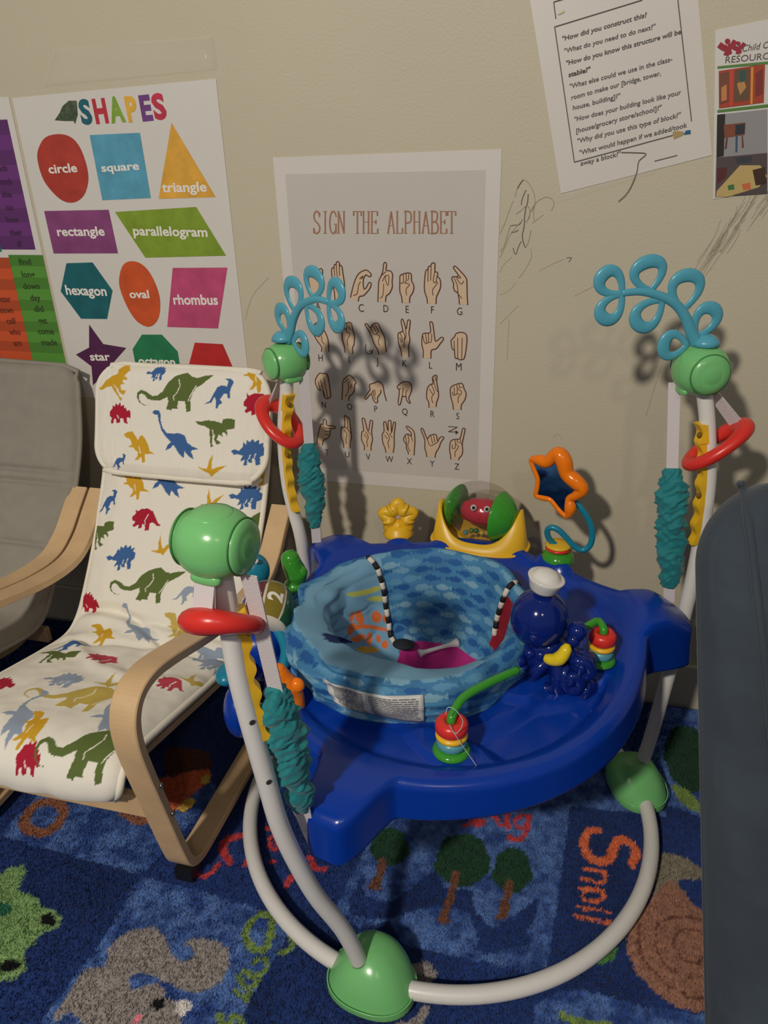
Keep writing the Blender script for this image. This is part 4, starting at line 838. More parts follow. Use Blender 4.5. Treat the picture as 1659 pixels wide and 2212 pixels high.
# uprights (traced front path in the vertical plane through foot and head)
F0 = FOOT[0]+np.array([0, 0, .05]); pn = unit(np.cross(HEADP[0]-F0, [0, 0, 1.]))
front = [hit(p, F0, pn) for p in [(775, 2075), (757, 2035), (731, 1994), (681, 1932), (636, 1853), (602, 1777), (577, 1690), (553, 1605), (530, 1520), (513, 1448), (500, 1370), (488, 1300)]]+[HEADP[0]]
def side_pole(pix, foot, head):
    out = [foot+np.array([0, 0, .03])]
    for p in pix:
        z = .3
        for _ in range(12):
            t = np.clip((z-.03)/(head[2]-.03), 0, 1); P = aty(p, foot[1]+(head[1]-foot[1])*t); z = P[2]
        out.append(P)
    return out+[head]
right = side_pole([(1403, 1600), (1432, 1500), (1462, 1390), (1492, 1270), (1516, 1150), (1530, 1040), (1530, 950), (1524, 870)], FOOT[1], HEADP[1])
leftp = side_pole([(650, 1165), (636, 1110), (622, 1049), (614, 972), (614, 906), (619, 840)], FOOT[2], HEADP[2])
leftp[0] = FOOT[2]+np.array([0, 0, .03])
# keep the hidden lower part of the rear pole outside the tray
q = leftp[1]; leftp.insert(1, (leftp[0]*.45+q*.55)+np.array([-.022, .018, 0]))
POLES = [spl(front, 6), spl(right, 6), spl(leftp, 6)]
for i in range(3):
    po = mk('upright_pole', *tube(POLES[i], [.0118]*len(POLES[i]), 18), M_WHITE_TUBE, jp)
    P = POLES[i]
    if i == 0:
        for p in [(531, 1545), (563, 1673)]:
            k = int(np.argmin(np.hypot(*(proj(P)-np.array(p)).T))); toward = unit(CAM-P[k])
            t_ = unit(P[k+1]-P[k-1]); toward = unit(toward-t_*np.dot(toward, t_)); side = np.cross(t_, toward)
            nn = unit(toward*.985+side*(.17))
            c_ = P[k]+nn*.0113
            Rm = np.stack([np.cross(nn, t_), t_, nn], 1)
            mk('pole_hole', *lathe([(0, 0), (.0033, 0), (.0036, .0006), (.0028, .0009), (0, .0004)], 14, c_, Rm), mat('hole_dark', (60, 58, 56), 0.8), po)
# heads
for i in range(3):
    H = HEADP[i]; rad = unit([math.cos(ANG[i]), math.sin(ANG[i]), 0]); r_ = [.0362, .0385, .0345][i]
    tz_ = np.array([-rad[1], rad[0], 0]); Rm = np.stack([rad, tz_, [0, 0, 1.]], 1)
    hb = mk('pole_head', *ball(H, (r_*1.02, r_*1.08, r_*.97), 40, 28, Rm, 2.25), M_GREEN, jp)
    for s in (-1, 1):
        Rc = np.stack([rad, np.cross(s*tz_, rad), s*tz_], 1)
        mk('side_cap', *lathe([(0, 0), (r_*.74, 0), (r_*.76, .003), (r_*.72, .006), (r_*.5, .0085), (0, .0098)], 36, H+s*tz_*r_*.80, Rc), M_GREEN, hb)
        mk('groove', *tube([H+s*tz_*r_*.865+Rm[:, 0]*r_*.775*math.cos(t)+Rm[:, 2]*r_*.775*math.sin(t) for t in np.linspace(0, 2*np.pi, 40)[:-1]], .0011, 6, closed=True), mat('groove_green', (70, 130, 72), 0.5), hb)
    if i == 0:
        mk('top_cap', *lathe([(0, 0), (r_*.60, 0), (r_*.57, .0022), (0, .0034)], 36, H+np.array([0, 0, r_*.815])), M_GREEN, hb)
    for s in (-1, 1):   # strap slots
        mk('strap_slot', *ball(H+rad*s*r_*.62+np.array([0, 0, -r_*.80]), (.0055, .017, .006), 16, 10, Rm, 3), M_GREEN, hb)
# leaves: traced in the plane of the right head, reused on the left
def leaf(i, src=None):
    H = HEADP[i]; inward = -unit([math.cos(ANG[i]), math.sin(ANG[i]), 0])
    return H, inward
H1, in1 = leaf(1); n1 = np.cross(in1, [0, 0, 1.])
zl = zs((1250, 520), 2.836)
def lc(p):
    W = hit(zl(p), H1, n1)-H1; return np.array([np.dot(W, in1), W[2]])
STEM = [lc(p) for p in [(730, 640), (690, 560), (655, 470), (590, 385), (490, 335), (380, 312), (265, 322)]]
PET = [((262, 322), (120, 180), 62), ((262, 328), (125, 512), 60), ((440, 305), (415, 85), 78), ((510, 365), (330, 545), 68), ((640, 420), (675, 165), 78), ((720, 585), (845, 375), 64), ((660, 640), (480, 640), 66)]
def leaf_geo(i):
    H, inn = leaf(i); up = np.array([0, 0, 1.]); nn = np.cross(inn, up)
    if i == 2: inn = unit(np.array([.83, -.56, 0])); nn = np.cross(inn, up)
    to3 = lambda q: H+inn*q[0]+up*q[1]
    mb = MB()
    S_ = spl([to3(q) for q in STEM], 6); mb.add(*tube(S_, np.linspace(.0095, .0048, len(S_)), 12, flat=.75, ref=nn))
    for a_, b_, w in PET:
        A_, B_ = lc(a_), lc(b_); ax = B_-A_; L = np.linalg.norm(ax); ax = ax/L; pr = np.array([-ax[1], ax[0]]); W = w/2.836/1660*1.16*1.32
        ring = []; rr = []
        for t in np.linspace(0, 2*np.pi, 36)[:-1]:
            x = (1-math.cos(t))/2; y = math.sin(t)*abs(math.sin(t/2))**.8
            ring.append(to3(A_+ax*(L-.010)*x+pr*(W-.006)*y*1.30)); rr.append(.0048+.0052*x**2)
        mb.add(*tube(ring, rr, 10, closed=True, flat=.36, ref=nn))
    mb.add(*lathe([(0, 0), (.021, 0), (.019, .007), (.012, .014), (0, .016)], 24, H+np.array([0, 0, .036])-inn*.002))
    o = mk('leaf_sprig', mb.V, mb.F, M_LEAF, jp, label='sky blue plastic sprig of looped leaves')
leaf_geo(1); leaf_geo(2)
# spring straps, sleeves
SPR = [(atz((537, 1242), .722), atz((668, 1800), .305), .37, .885), (atz((1457, 826), .752), atz((1445, 1300), .395), .37, .925), (atz((655, 800), .742), atz((684, 1172), .40), .395, .90)]
for i, (a_, b_, t0, t1) in enumerate(SPR):
    rad = unit([math.cos(ANG[i]), math.sin(ANG[i]), 0]); tcam = unit(CAM-(a_+b_)/2); tcam[2] = 0; tcam = unit(tcam)
    ln = np.linspace(0, 1, 30)[:, None]
    P = a_*(1-ln)+b_*ln
    mk('hanging_strap', *ribbon(P, .0175 if i else .019, .0018, [rad, tcam, tcam][i]), M_STRAP, jp, smooth=False)
    tt = np.linspace(t0, t1, 150); P = a_*(1-tt[:, None])+b_*tt[:, None]
    seg = 40; T, A_, B_ = frames(P, False, tcam); th = np.arange(seg)*2*np.pi/seg
    r0 = [.0215, .0240, .0205][i]
    env = np.sin(np.clip((tt-t0)/(t1-t0), 0, 1)**.85*np.pi)**.7
    V = []
    rs2 = np.random.default_rng(60+i); ph = rs2.uniform(0, 6, 6)
    for k in range(len(tt)):
        s = (tt[k]-t0)/(t1-t0)*np.linalg.norm(b_-a_)
        n1 = vnoise(s*.9+.022*np.cos(th)+1, .022*np.sin(th)+i+2, .030, 90+i)-.5; n2 = vnoise(s*.55+.030*np.cos(th-.6)+5, .030*np.sin(th-.6)+.75*s+i+3, .016, 93+i)-.5; n3 = np.abs(vnoise(s*.7+.030*np.cos(th)+7, .030*np.sin(th)-.9*s+4, .017, 96+i)-.5)
        rr = r0*(.42+.66*env[k])*(1.08+.40*n1+.42*n2-.60*n3+.05*np.sin(2*th+s*70+5*n1))
        V.append(P[k]+A_[k]*(rr*.72*np.cos(th))[:, None]+B_[k]*(rr*np.sin(th))[:, None])
    Fc = [(k*seg+j, k*seg+(j+1) % seg, (k+1)*seg+(j+1) % seg, (k+1)*seg+j) for k in range(len(tt)-1) for j in range(seg)]+[tuple(range(seg))[::-1], tuple((len(tt)-1)*seg+j for j in range(seg))]
    mk('spring_sleeve', np.concatenate(V), Fc, M_TEAL_CLOTH, jp, label='gathered teal fabric spring sleeve')
# rings, rack clips, ring straps
RINGPX = [(497, 1340), (1540, 962), (614, 915)]
for i in range(3):
    P = POLES[i]; k = int(np.argmin(np.hypot(*(proj(P)-np.array(RINGPX[i])).T))); c_ = P[k]
    rad = unit([math.cos(ANG[i]), math.sin(ANG[i]), 0]); tan = np.array([-rad[1], rad[0], 0])
    if i == 0: rad2 = unit(np.array([-.30, -.95, 0])); tan2 = unit(np.array([-rad2[1], rad2[0], .30])); tilt = math.radians(34); ctr = c_+rad2*.008; aa, bb_ = .034, .034
    else: rad2, tan2, tilt, ctr, aa, bb_ = rad, unit(tan+np.array([0, 0, -.27 if i == 1 else .27])), math.radians(38), c_+rad*.012, .046, .031
    axu = rad2*math.cos(tilt)+np.array([0, 0, math.sin(tilt)])
    pts = []; rr = []
    for t in np.linspace(0, 2*np.pi, 56)[:-1]:
        pts.append(ctr+axu*aa*math.cos(t)+tan2*bb_*math.sin(t)); rr.append(.0115+.0050*max(math.cos(t), 0)**2)
    upn = unit(np.cross(axu, tan2))
    rg = mk('red_ring', *tube(pts, rr, 14, closed=True, flat=.85, ref=upn), M_RED, jp, label='red plastic adjuster ring around the pole')
    # short strap from head to ring
    s0 = HEADP[i]+rad*.022+np.array([0, 0, -.034]); s1 = ctr+axu*(aa-.004)
    if i == 0: s0 = HEADP[0]+rad2*.020+np.array([0, 0, -.034])
    for dd in (-.003, .004):
        L = np.linspace(0, 1, 6)[:, None]; mk('adjuster_strap', *ribbon(s0*(1-L)+(s1+rad2*dd)*L, .026 if i == 0 else .019, .0014, rad2 if i == 0 else unit(rad+.4*tan)), M_STRAP, jp, smooth=False)
    # yellow rack along the inner side of the pole
    z0, z1 = [(.50, .672), (.50, .695), (.47, .70)][i]
    ks = [k2 for k2 in range(len(P)) if z0 < P[k2][2] < z1]; Q = np.array([P[k2] for k2 in ks]); zz = np.linspace(z0, z1, 90)
    o_ = np.argsort(P[:, 2]); Q = np.stack([np.interp(zz, P[o_, 2], P[o_, 0]), np.interp(zz, P[o_, 2], P[o_, 1]), zz], -1)
    inn = -rad if i else unit(np.array([.75, .45, 0]))
    if i == 2: inn = unit(np.array([.7, -.7, 0]))
    if i == 1: inn = unit(np.array([-.85, -.5, 0]))
    side = np.cross(inn, [0, 0, 1.])
    V = []; N = len(zz)
    for m_ in range(N):
        w_ = .011+.0028*math.cos((zz[m_]-z0)*2*math.pi/.033); wd_ = .0085 if zz[m_] < z1-.03 else .0105
        for u_, v_ in ((.006, -wd_), (.006+w_, -wd_*.8), (.006+w_, wd_*.8), (.006, wd_)): V.append(Q[m_]+inn*u_+side*v_)
    Fc = [(m_*4+j, m_*4+(j+1) % 4, m_*4+4+(j+1) % 4, m_*4+4+j) for m_ in range(N-1) for j in range(4)]+[(3, 2, 1, 0), tuple((N-1)*4+j for j in range(4))]
    rk = mk('yellow_rack', V, Fc, M_YEL, jp, smooth=False, label='yellow toothed height adjuster rack')
    for zf in (z1-.018, z1-.115):
        m_ = int(np.argmin(abs(zz-zf))); tc_ = unit(CAM-Q[m_]); 
        mk('rack_hole', *ball(Q[m_]+inn*.015+tc_*.004, (.004, .004, .005), 12, 8), mat('rack_hole_dark', (120, 88, 20), 0.7), rk)

# tray ----------------------------------------------------------------
TILT = math.radians(4.0); TZ0 = .362
def tray_pt(x, y, z):   # local -> world
    return np.stack([JC[0]+x, JC[1]+y*math.cos(TILT)-z*math.sin(TILT), TZ0+y*math.sin(TILT)+z*math.cos(TILT)], -1)
def tray_z(x, y): return TZ0+(y-JC[1])*math.tan(TILT)
LOBE = [math.radians(-103), math.radians(17), math.radians(141)]
nth = 540; th = np.linspace(0, 2*np.pi, nth, endpoint=False)
def adiff(a, b): return (a-b+np.pi) % (2*np.pi)-np.pi
w = np.zeros(nth)
for l in LOBE: w = np.maximum(w, 1-sstep(math.radians(2.6), math.radians(11.5), abs(adiff(th, l))))
wb = np.zeros(nth)
for l in LOBE: wb = np.maximum(wb, np.exp(-(adiff(th, l)/math.radians(24))**2))
Ro = .296+.014*wb+.080*w
hump = np.zeros(nth)
for l, h_ in zip(LOBE, (.010, .046, .022)): hump = np.maximum(hump, h_*np.exp(-(adiff(th, l)/math.radians(22))**2)**1.5)
rows = []
def row(r, z): rows.append((np.broadcast_to(r, (nth,)).copy(), np.broadcast_to(z, (nth,)).copy()))
row(.150, -.05); row(.150, -.008); row(.154, -.001); row(.160, .001)
for f in np.linspace(.17, .255, 30): row(f, .001)
rimh = .011
row(.258, .0015); row(.262, .004); row(.267, .0085); row(.274, rimh); 
for f in np.linspace(.05, .90, 12): row(.274+(Ro-.016-.274)*f, rimh)
for f in np.linspace(0, 1, 7)[1:]:
    a_ = f*math.pi/2; row(Ro-.016+.016*math.sin(a_), rimh-.016*(1-math.cos(a_)))
drop = -.044-.014*w
for f in (.15, .35, .55, .75, .92, 1.0): row(Ro+.006*f, -.005+(drop+.005)*f)
row(Ro+.001, drop); row(Ro-.003, drop+.012); row(Ro-.006, -.012)
RR = np.array([r for r, z in rows]); ZZ = np.array([z for r, z in rows])
# lobe hump and snack recess
ZZ = ZZ+np.where(ZZ > -.02, 1, 0)*(hump[None, :]*sstep(.25, .31, RR)*(1-.75*sstep(.33, .39, RR)))
TH = np.repeat(th[None, :], len(RR), 0)
ad = adiff(TH, math.radians(-36)); rec = (1-sstep(math.radians(24), math.radians(31), abs(ad)))*sstep(.198, .210, RR)*(1-sstep(.247, .257, RR))
ZZ = ZZ-np.where(ZZ > -.02, 1, 0)*.017*rec
bossr = lambda px_, py_, r0, h: h*(1-sstep(r0*.8, r0*1.25, np.hypot(RR*np.cos(TH)-px_, RR*np.sin(TH)-py_)))*np.where(ZZ > -.02, 1, 0)
for (wx, wy, r0, h) in [(-.136, -.620, .036, .006), (-.026, -.150, .036, .012), (-.172, -.110, .085, .010), (-.338, -.115, .034, .012), (-.012, -.455, .050, .006)]:
    ZZ = ZZ+bossr(wx-JC[0], wy-JC[1], r0, h)
SH = 1-sstep(.165, .255, RR)
V = tray_pt(RR*np.cos(TH)+SH*(-.0525), RR*np.sin(TH)+SH*(-.013), ZZ).reshape(-1, 3)
nr = len(RR); i_ = np.arange(nr-1)[:, None]*nth; j_ = np.arange(nth)[None, :]; j2 = (j_+1) % nth
Fc = np.stack([i_+j_, i_+nth+j_, i_+nth+j2, i_+j2], -1).reshape(-1, 4)
tray = mk('tray', V, Fc, M_TRAY, jp, label='glossy royal blue plastic activity tray')
for i, p in [(1, (1425, 1398))]:
    c_ = atz(p, .325); mk('strap_clip', *tube([c_+np.array([0, 0, .022]), c_+np.array([0, 0, .004]), c_-np.array([0, 0, .008])], [.012, .010, .001], 10, flat=.3, ref=(0, 1., 0)), M_STRAP, tray)
P = np.array([atz((640, 1745), .335), atz((655, 1775), .318), atz((665, 1800), .305), atz((680, 1832), .288)]); mk('strap_end', *ribbon(spl(P, 4), .018, .002, (-.3, -.95, 0)), M_STRAP, tray, smooth=False)

# seat ----------------------------------------------------------------
SC = np.array([-.235, -.415]); 
PROF = np.array([(.150,-.075),(.172,-.035),(.186,-.005),(.192,.020),(.193,.042),(.186,.058),(.175,.062),(.165,.055),(.158,.040),(.150,.010),(.138,-.030),(.124,-.068),(.098,-.092),(.055,-.100),(.002,-.101)])
PP = spl(PROF, 14); sl = np.concatenate([[0], np.cumsum(np.linalg.norm(np.diff(PP, axis=0), axis=1))]); K = 190
sv = np.linspace(0, sl[-1], K); pr_ = np.interp(sv, sl, PP[:, 0]); pz_ = np.interp(sv, sl, PP[:, 1])
ns = 620; ts = np.linspace(0, 2*np.pi, ns, endpoint=False)
TT, SS = np.meshgrid(ts, sv); R0 = np.repeat(pr_[:, None], ns, 1); Z0 = np.repeat(pz_[:, None], ns, 1)
s_rim = sv[int(np.argmax(pz_))]
wrk = (vnoise(np.cos(TT)*.19+4, np.sin(TT)*.19+SS*.35+9, .05, 71)-.5)*.008+(vnoise((TT*.185)+3, SS*.8+2, .045, 72)-.5)*.004
wrk += .0007*np.sin(TT*13+2*np.sin(TT*3))*sstep(s_rim, s_rim+.06, SS)
leftw = np.exp(-(adiff(TT, math.radians(205))/.75)**2)
wrk += leftw*(vnoise(TT*.19+7, SS+1, .034, 73)-.5)*.020
fl_ = np.exp(-(adiff(TT, math.radians(220))/1.3)**2)
wrk += fl_*(.0075-np.abs(vnoise(TT*.055+2, SS*1.1+3, .020, 77)-.5)*.030)+fl_*(.004-np.abs(vnoise(TT*.12+SS*.8+2, SS*.7+6, .024, 78)-.5)*.016)
fade = np.clip(R0/.06, 0, 1)
R1 = R0+wrk*fade+.006*np.cos(2*(TT-.4))*fade; Z1 = Z0+wrk*.5*fade
# front right of the rim sags inward
fw = np.exp(-(adiff(TT, math.radians(-112))/1.15)**2)*(SS > s_rim)*sstep(-.03, .02, Z0); R1 = R1-.052*fw*sstep(s_rim, s_rim+.035, SS); Z1 = Z1+.004*fw
sag = np.exp(-(adiff(TT, math.radians(-20))/.45)**2)*sstep(-.02, .05, Z0); R1 = R1-.018*sag; Z1 = Z1-.014*sag
sx_ = SC[0]+R1*np.cos(TT); sy_ = SC[1]+R1*np.sin(TT)
WV = tray_pt(sx_-JC[0], sy_-JC[1], Z1+.008)
Uc = TT*.17; Vc = SS
n = Uc.size; u = Uc.ravel(); v = Vc.ravel()
colr = np.repeat(lin((66, 124, 168))[None], n, 0)
colr *= (0.9+.3*vnoise(u, v, .02, 75))[:, None]
rf = np.random.default_rng(81); fish_t = np.linspace(0, 2*np.pi, 14)[:-1]
FISH = [(1.0*math.cos(t), .42*math.sin(t)) for t in fish_t[:7]]
FISH = np.array([(1, 0), (.7, .26), (.2, .38), (-.4, .28), (-.8, .08), (-1.15, .30), (-1.08, 0), (-1.15, -.30), (-.8, -.08), (-.4, -.28), (.2, -.38), (.7, -.26)])
TONES = [lin((112, 160, 188)), lin((40, 94, 156)), lin((126, 170, 194)), lin((36, 88, 150)), lin((90, 146, 182))]
umax = 2*np.pi*.17; r_i = 0; vv = .0
while vv < sl[-1]-.03:
    uu = (r_i % 2)*.021
    while uu < umax:
        k = rf.uniform(.0145, .0185); q = FISH*np.array([k*(-1 if rf.random() < .5 else 1), k])+np.array([uu+rf.uniform(-.003, .003), vv+rf.uniform(-.003, .003)]); 
        lo, hi = q.min(0), q.max(0)
        ii = np.nonzero((u > lo[0]) & (u < hi[0]) & (v > lo[1]) & (v < hi[1]))[0]
        ins = inpoly(u[ii], v[ii], q); colr[ii[ins]] = TONES[rf.integers(5)]
        uu += .041
    vv += .0160; r_i += 1
PXs = proj(WV.reshape(-1, 3)); inner = (SS > s_rim+.012).ravel()
# plain pale panel on the left inner wall, coral and leaf prints
ang = np.degrees(TT.ravel()) % 360
panel = (SS.ravel() > s_rim+.004) & (ang > 124) & (ang < 325)
colr[panel] = lin((118, 164, 194))*(0.88+.24*vnoise(u[panel], v[panel], .03, 76))[:, None]
def pxprint(poly, c):
    q = np.array(poly, float); ii = np.nonzero(inner)[0]; ins = inpoly(PXs[ii, 0], PXs[ii, 1], q); colr[ii[ins]] = c
zz_ = zs((600, 1000), 2.765)
def ppoly(pts, c, sm=3): pxprint(spl([zz_(p) for p in pts], sm, closed=True), c)
CO = lin((214, 112, 60)); YL = lin((178, 184, 92))
ppoly([(410,780),(480,765),(560,745),(612,735),(600,765),(520,790),(440,798)], YL); ppoly([(530,815),(580,795),(625,800),(630,825),(570,825)], YL)
for e in [(490,925,25,45,-.3),(590,920,32,35,0),(445,920,14,30,.2),(440,990,20,40,.5),(480,1045,45,22,-.3),(545,1050,18,40,.1),(600,1050,14,25,-.2),(640,1085,22,25,0),(640,930,12,25,0)]:
    ppoly([(e[0]+e[2]*math.cos(a_)*math.cos(e[4])-e[3]*math.sin(a_)*math.sin(e[4]), e[1]+e[2]*math.cos(a_)*math.sin(e[4])+e[3]*math.sin(a_)*math.cos(e[4])) for a_ in np.linspace(0, 2*np.pi, 12)[:-1]], CO)
ppoly([(430,975),(540,965),(650,990),(650,1008),(540,990),(430,998)], CO); ppoly([(470,1105),(540,1095),(600,1110),(590,1130),(510,1135)], lin((206, 160, 60)))
ppoly([(270,1015),(340,1030),(430,1060),(440,1075),(330,1075),(280,1050)], lin((24, 44, 96)))
# magenta seat pad at the bottom, pink/red side pocket
pad = inner & (R0.ravel() < .108) & ((WV[..., 0].ravel() > SC[0]-.045)); colr[pad] = lin((176, 40, 120))
pk = inner & (ang > 20) & (ang < 36) & (Z0.ravel() < .045) & (Z0.ravel() > -.06); colr[pk] = lin((150, 30, 46))
i_ = np.arange(K-1)[:, None]*ns; j_ = np.arange(ns)[None, :]; j2 = (j_+1) % ns
Fc = np.stack([i_+j_, i_+ns+j_, i_+ns+j2, i_+j2], -1).reshape(-1, 4)
M_SEAT = mat('fish_print_cloth', (60, 120, 170), 0.7, attr=True, bump=0.12, bscale=700, spec=0.25)
seat = mk('fabric_seat', WV.reshape(-1, 3), Fc[:, ::-1], M_SEAT, jp, col=colr, label='blue fish print fabric seat')
GRID = WV
# checkered black and white trims along two meridians
def surf(ang_, s_, lift=.002):
    j = int(round(ang_/(2*math.pi)*ns)) % ns; i = int(np.clip(np.searchsorted(sv, s_), 1, K-2))
    p = GRID[i, j]; nn = unit(np.cross(GRID[i+1, j]-GRID[i-1, j], GRID[i, (j+1) % ns]-GRID[i, j-1]))
    if np.dot(nn, np.array([SC[0], SC[1], .40])-p) < 0 and s_ > s_rim: nn = -nn
    return p+nn*lift
def trim(pix, nm):
    ii = np.nonzero(inner | (abs(SS.ravel()-s_rim) < .02))[0]; pts = []
    for p in spl(np.array(pix, float), 10):
        k = ii[int(np.argmin((PXs[ii, 0]-p[0])**2+(PXs[ii, 1]-p[1])**2))]; q = WV.reshape(-1, 3)[k]
        nn = unit(np.array([SC[0], SC[1], .47])-q); pts.append(q+nn*.004)
    pts = np.array(pts); mb = MB(); L = np.concatenate([[0], np.cumsum(np.linalg.norm(np.diff(pts, axis=0), axis=1))])
    m = int(L[-1]/.0130); 
    for k in range(m):
        f = np.linspace(L[-1]*k/m, L[-1]*(k+1)/m, 4); q = np.stack([np.interp(f, L, pts[:, c_]) for c_ in range(3)], -1)
        mb.add(*tube(q, .0046, 8), k % 2)
    mb.build(nm, [plain((20, 20, 22)), plain((214, 208, 196))], seat)
trim([(793, 1203), (812, 1225), (825, 1265), (832, 1310), (838, 1345), (843, 1375), (852, 1392)], 'checkered_trim')
trim([(1142, 1252), (1110, 1262), (1093, 1290), (1080, 1330), (1070, 1375)], 'checkered_trim')
# black panel and white bone strap on the pad
c_ = tray_pt(SC[0]-JC[0], SC[1]-JC[1], -.078)
A_, B_ = hit((905, 1412), c_+np.array([0, 0, .012]), (0, 0, 1)), hit((988, 1388), c_+np.array([0, 0, .012]), (0, 0, 1))
mb = MB(); mb.add(*tube(spl([A_, (A_*.5+B_*.5), B_], 6), [.008, .0065, .0045, .004, .0038, .0035, .0035, .0035, .004, .0045, .006, .0075, .009], 10)); mb.build('white_strap', M_HAT, seat)
cb = hit((872, 1392), c_+np.array([0, 0, .015]), (0, 0, 1)); mk('black_patch', *ball(cb, (.020, .015, .006), 20, 12), mat('black_cloth', (30, 32, 38), 0.8), seat)
# care label on the front outer wall
aL0, aL1 = None, None
outer_i = np.nonzero((SS.ravel() < s_rim-.014))[0]
def near_outer(p):
    k = outer_i[int(np.argmin((PXs[outer_i, 0]-p[0])**2+(PXs[outer_i, 1]-p[1])**2))]; return TT.ravel()[k], SS.ravel()[k]
(t0, s0), (t1, s1), (t2, s2), (t3, s3) = [near_outer(p) for p in [(702, 1462), (912, 1484), (918, 1556), (728, 1512)]]
def outp(t, s, lift):
    j = (t/(2*math.pi)*ns); i = np.clip(np.interp(s, sv, np.arange(K)), 0, K-2); i0 = int(i); j0 = int(j) % ns
    p = GRID[i0, j0]*(1-(i-i0))+GRID[i0+1, j0]*(i-i0); rd = unit(np.array([p[0]-SC[0], p[1]-SC[1], .0])); return p+rd*lift
if t0 > t1: pass
nu_, nv_ = 26, 8; V = []
for a in range(nu_+1):
    for b in range(nv_+1):
        fu, fv = a/nu_, b/nv_
        t = (t0*(1-fu)+t1*fu)*(1-fv)+(t3*(1-fu)+t2*fu)*fv; s = (s0*(1-fu)+s1*fu)*(1-fv)+(s3*(1-fu)+s2*fu)*fv
        V.append(outp(t, s, .0035))
LV = np.array(V).reshape(nu_+1, nv_+1, 3)
Fc = [(a*(nv_+1)+b, a*(nv_+1)+b+1, (a+1)*(nv_+1)+b+1, (a+1)*(nv_+1)+b) for a in range(nu_) for b in range(nv_)]
lab = mk('care_label', V, Fc, mat('label_satin', (206, 206, 204), 0.45), seat); sd = lab.modifiers.new('s', 'SOLIDIFY'); sd.thickness = .0006
mb = MB(); rl = random.Random(5)
def labp(fu, fv):
    a = min(fu*nu_, nu_-1e-6); b = min(fv*nv_, nv_-1e-6); a0, b0 = int(a), int(b); da, db = a-a0, b-b0
    p = (LV[a0, b0]*(1-da)+LV[a0+1, b0]*da)*(1-db)+(LV[a0, b0+1]*(1-da)+LV[a0+1, b0+1]*da)*db
    return p+unit(np.array([p[0]-SC[0], p[1]-SC[1], 0]))*.0012
for c0, c1 in ((.06, .42), (.48, .95)):
    for r in range(13):
        v0 = .08+.066*r; x = c0
        while x < c1-.02:
            x1 = min(x+rl.uniform(.03, .10), c1)
            q = [labp(x, v0), labp(x1, v0), labp(x1, v0+.034), labp(x, v0+.034)]; mb.add(q, [(0, 1, 2, 3)], 0); x = x1+.012
mb.build('fine_print', plain((112, 112, 116)), seat, smooth=False)

# ---- toys on the tray ----------------------------------------------------------------
VIEW = lambda P: unit(np.array([CAM[0]-P[0], CAM[1]-P[1], 0]))
def mpp(P): return depth(P)/F_PX        # metres per pixel at P
# yellow star on a pedestal
b0 = np.array([-.336, -.113, 0]); b0[2] = tray_z(b0[0], b0[1])+.010
mb = MB(); vw = VIEW(b0); rt = np.cross([0, 0, 1.], vw); k = mpp(b0)
cst = hit((860, 1117), b0, vw)
mb.add(*lathe([(0, 0), (.028, 0), (.030, .004), (.026, .010), (.023, .017), (.019, .022), (0, .023)], 28, b0))
pts = []; rr = []
for i in range(60):
    a = i/60*2*math.pi; R_ = .0235*(1+.29*math.cos(5*a)+.10*math.cos(10*a)); pts.append(cst+rt*R_*math.sin(a)+np.array([0, 0, 1.])*R_*math.cos(a)); rr.append(.0120-.0026*math.cos(5*a))
mb.add(*tube(pts, rr, 12, closed=True))
mb.build('star_toy', M_YEL, jp, label='yellow star teether on a round pedestal')
# fish globe in a yellow cradle
g0 = np.array([-.176, -.105, 0]); g0[2] = tray_z(g0[0], g0[1])+.006
Rg = rotz(math.radians(-7)); nphi = 120; V = []; hi_ = []
gc = g0+np.array([0, .0, .066])
for lvl in range(4):
    for q in range(nphi):
        a = q/nphi*2*math.pi; ca, sa = math.cos(a), math.sin(a)
        top_h = .020+.060*abs(ca)**2.6 if True else 0
        if lvl == 0: rx, ry, z = .093, .052, 0
        elif lvl == 1: rx, ry, z = .080, .047, top_h
        elif lvl == 2: rx, ry, z = .075, .042, top_h-.001
        else: rx, ry, z = .070, .040, .002
        V.append(np.array([rx*np.sign(ca)*abs(ca)**.8, ry*np.sign(sa)*abs(sa)**.8, z]) @ Rg.T+g0)
Fc = [(l*nphi+q, l*nphi+(q+1) % nphi, (l+1)*nphi+(q+1) % nphi, (l+1)*nphi+q) for l in range(3) for q in range(nphi)]
Fc.append(tuple(3*nphi+q for q in range(nphi)))
cr_ = mk('fish_globe_toy', V, Fc, M_YEL, jp, label='yellow cradle holding a clear spinning globe with a red fish')
mk('base_lip', *tube([np.array([.094*np.sign(math.cos(a))*abs(math.cos(a))**.8, .053*np.sign(math.sin(a))*abs(math.sin(a))**.8, .002]) @ Rg.T+g0 for a in np.linspace(0, 2*np.pi, 80)[:-1]], .0032, 8, closed=True), M_YEL, cr_)
GA, GB = .074, .058
M_CLEAR = bpy.data.materials.new('clear_globe'); M_CLEAR.use_nodes = True
nt = M_CLEAR.node_tree; b = nt.nodes['Principled BSDF']; b.inputs['Base Color'].default_value = (.75, .72, .68, 1); b.inputs['Roughness'].default_value = .05
tr = nt.nodes.new('ShaderNodeBsdfTransparent'); tr.inputs[0].default_value = (.88, .87, .86, 1); fr = nt.nodes.new('ShaderNodeFresnel'); fr.inputs[0].default_value = 1.18
ms = nt.nodes.new('ShaderNodeMixShader'); gl = nt.nodes.new('ShaderNodeBsdfGlossy'); gl.inputs['Roughness'].default_value = .04
ms.inputs[0].default_value = .07; nt.links.new(tr.outputs[0], ms.inputs[1]); nt.links.new(gl.outputs[0], ms.inputs[2]); nt.links.new(ms.outputs[0], nt.nodes['Material Output'].inputs[0])
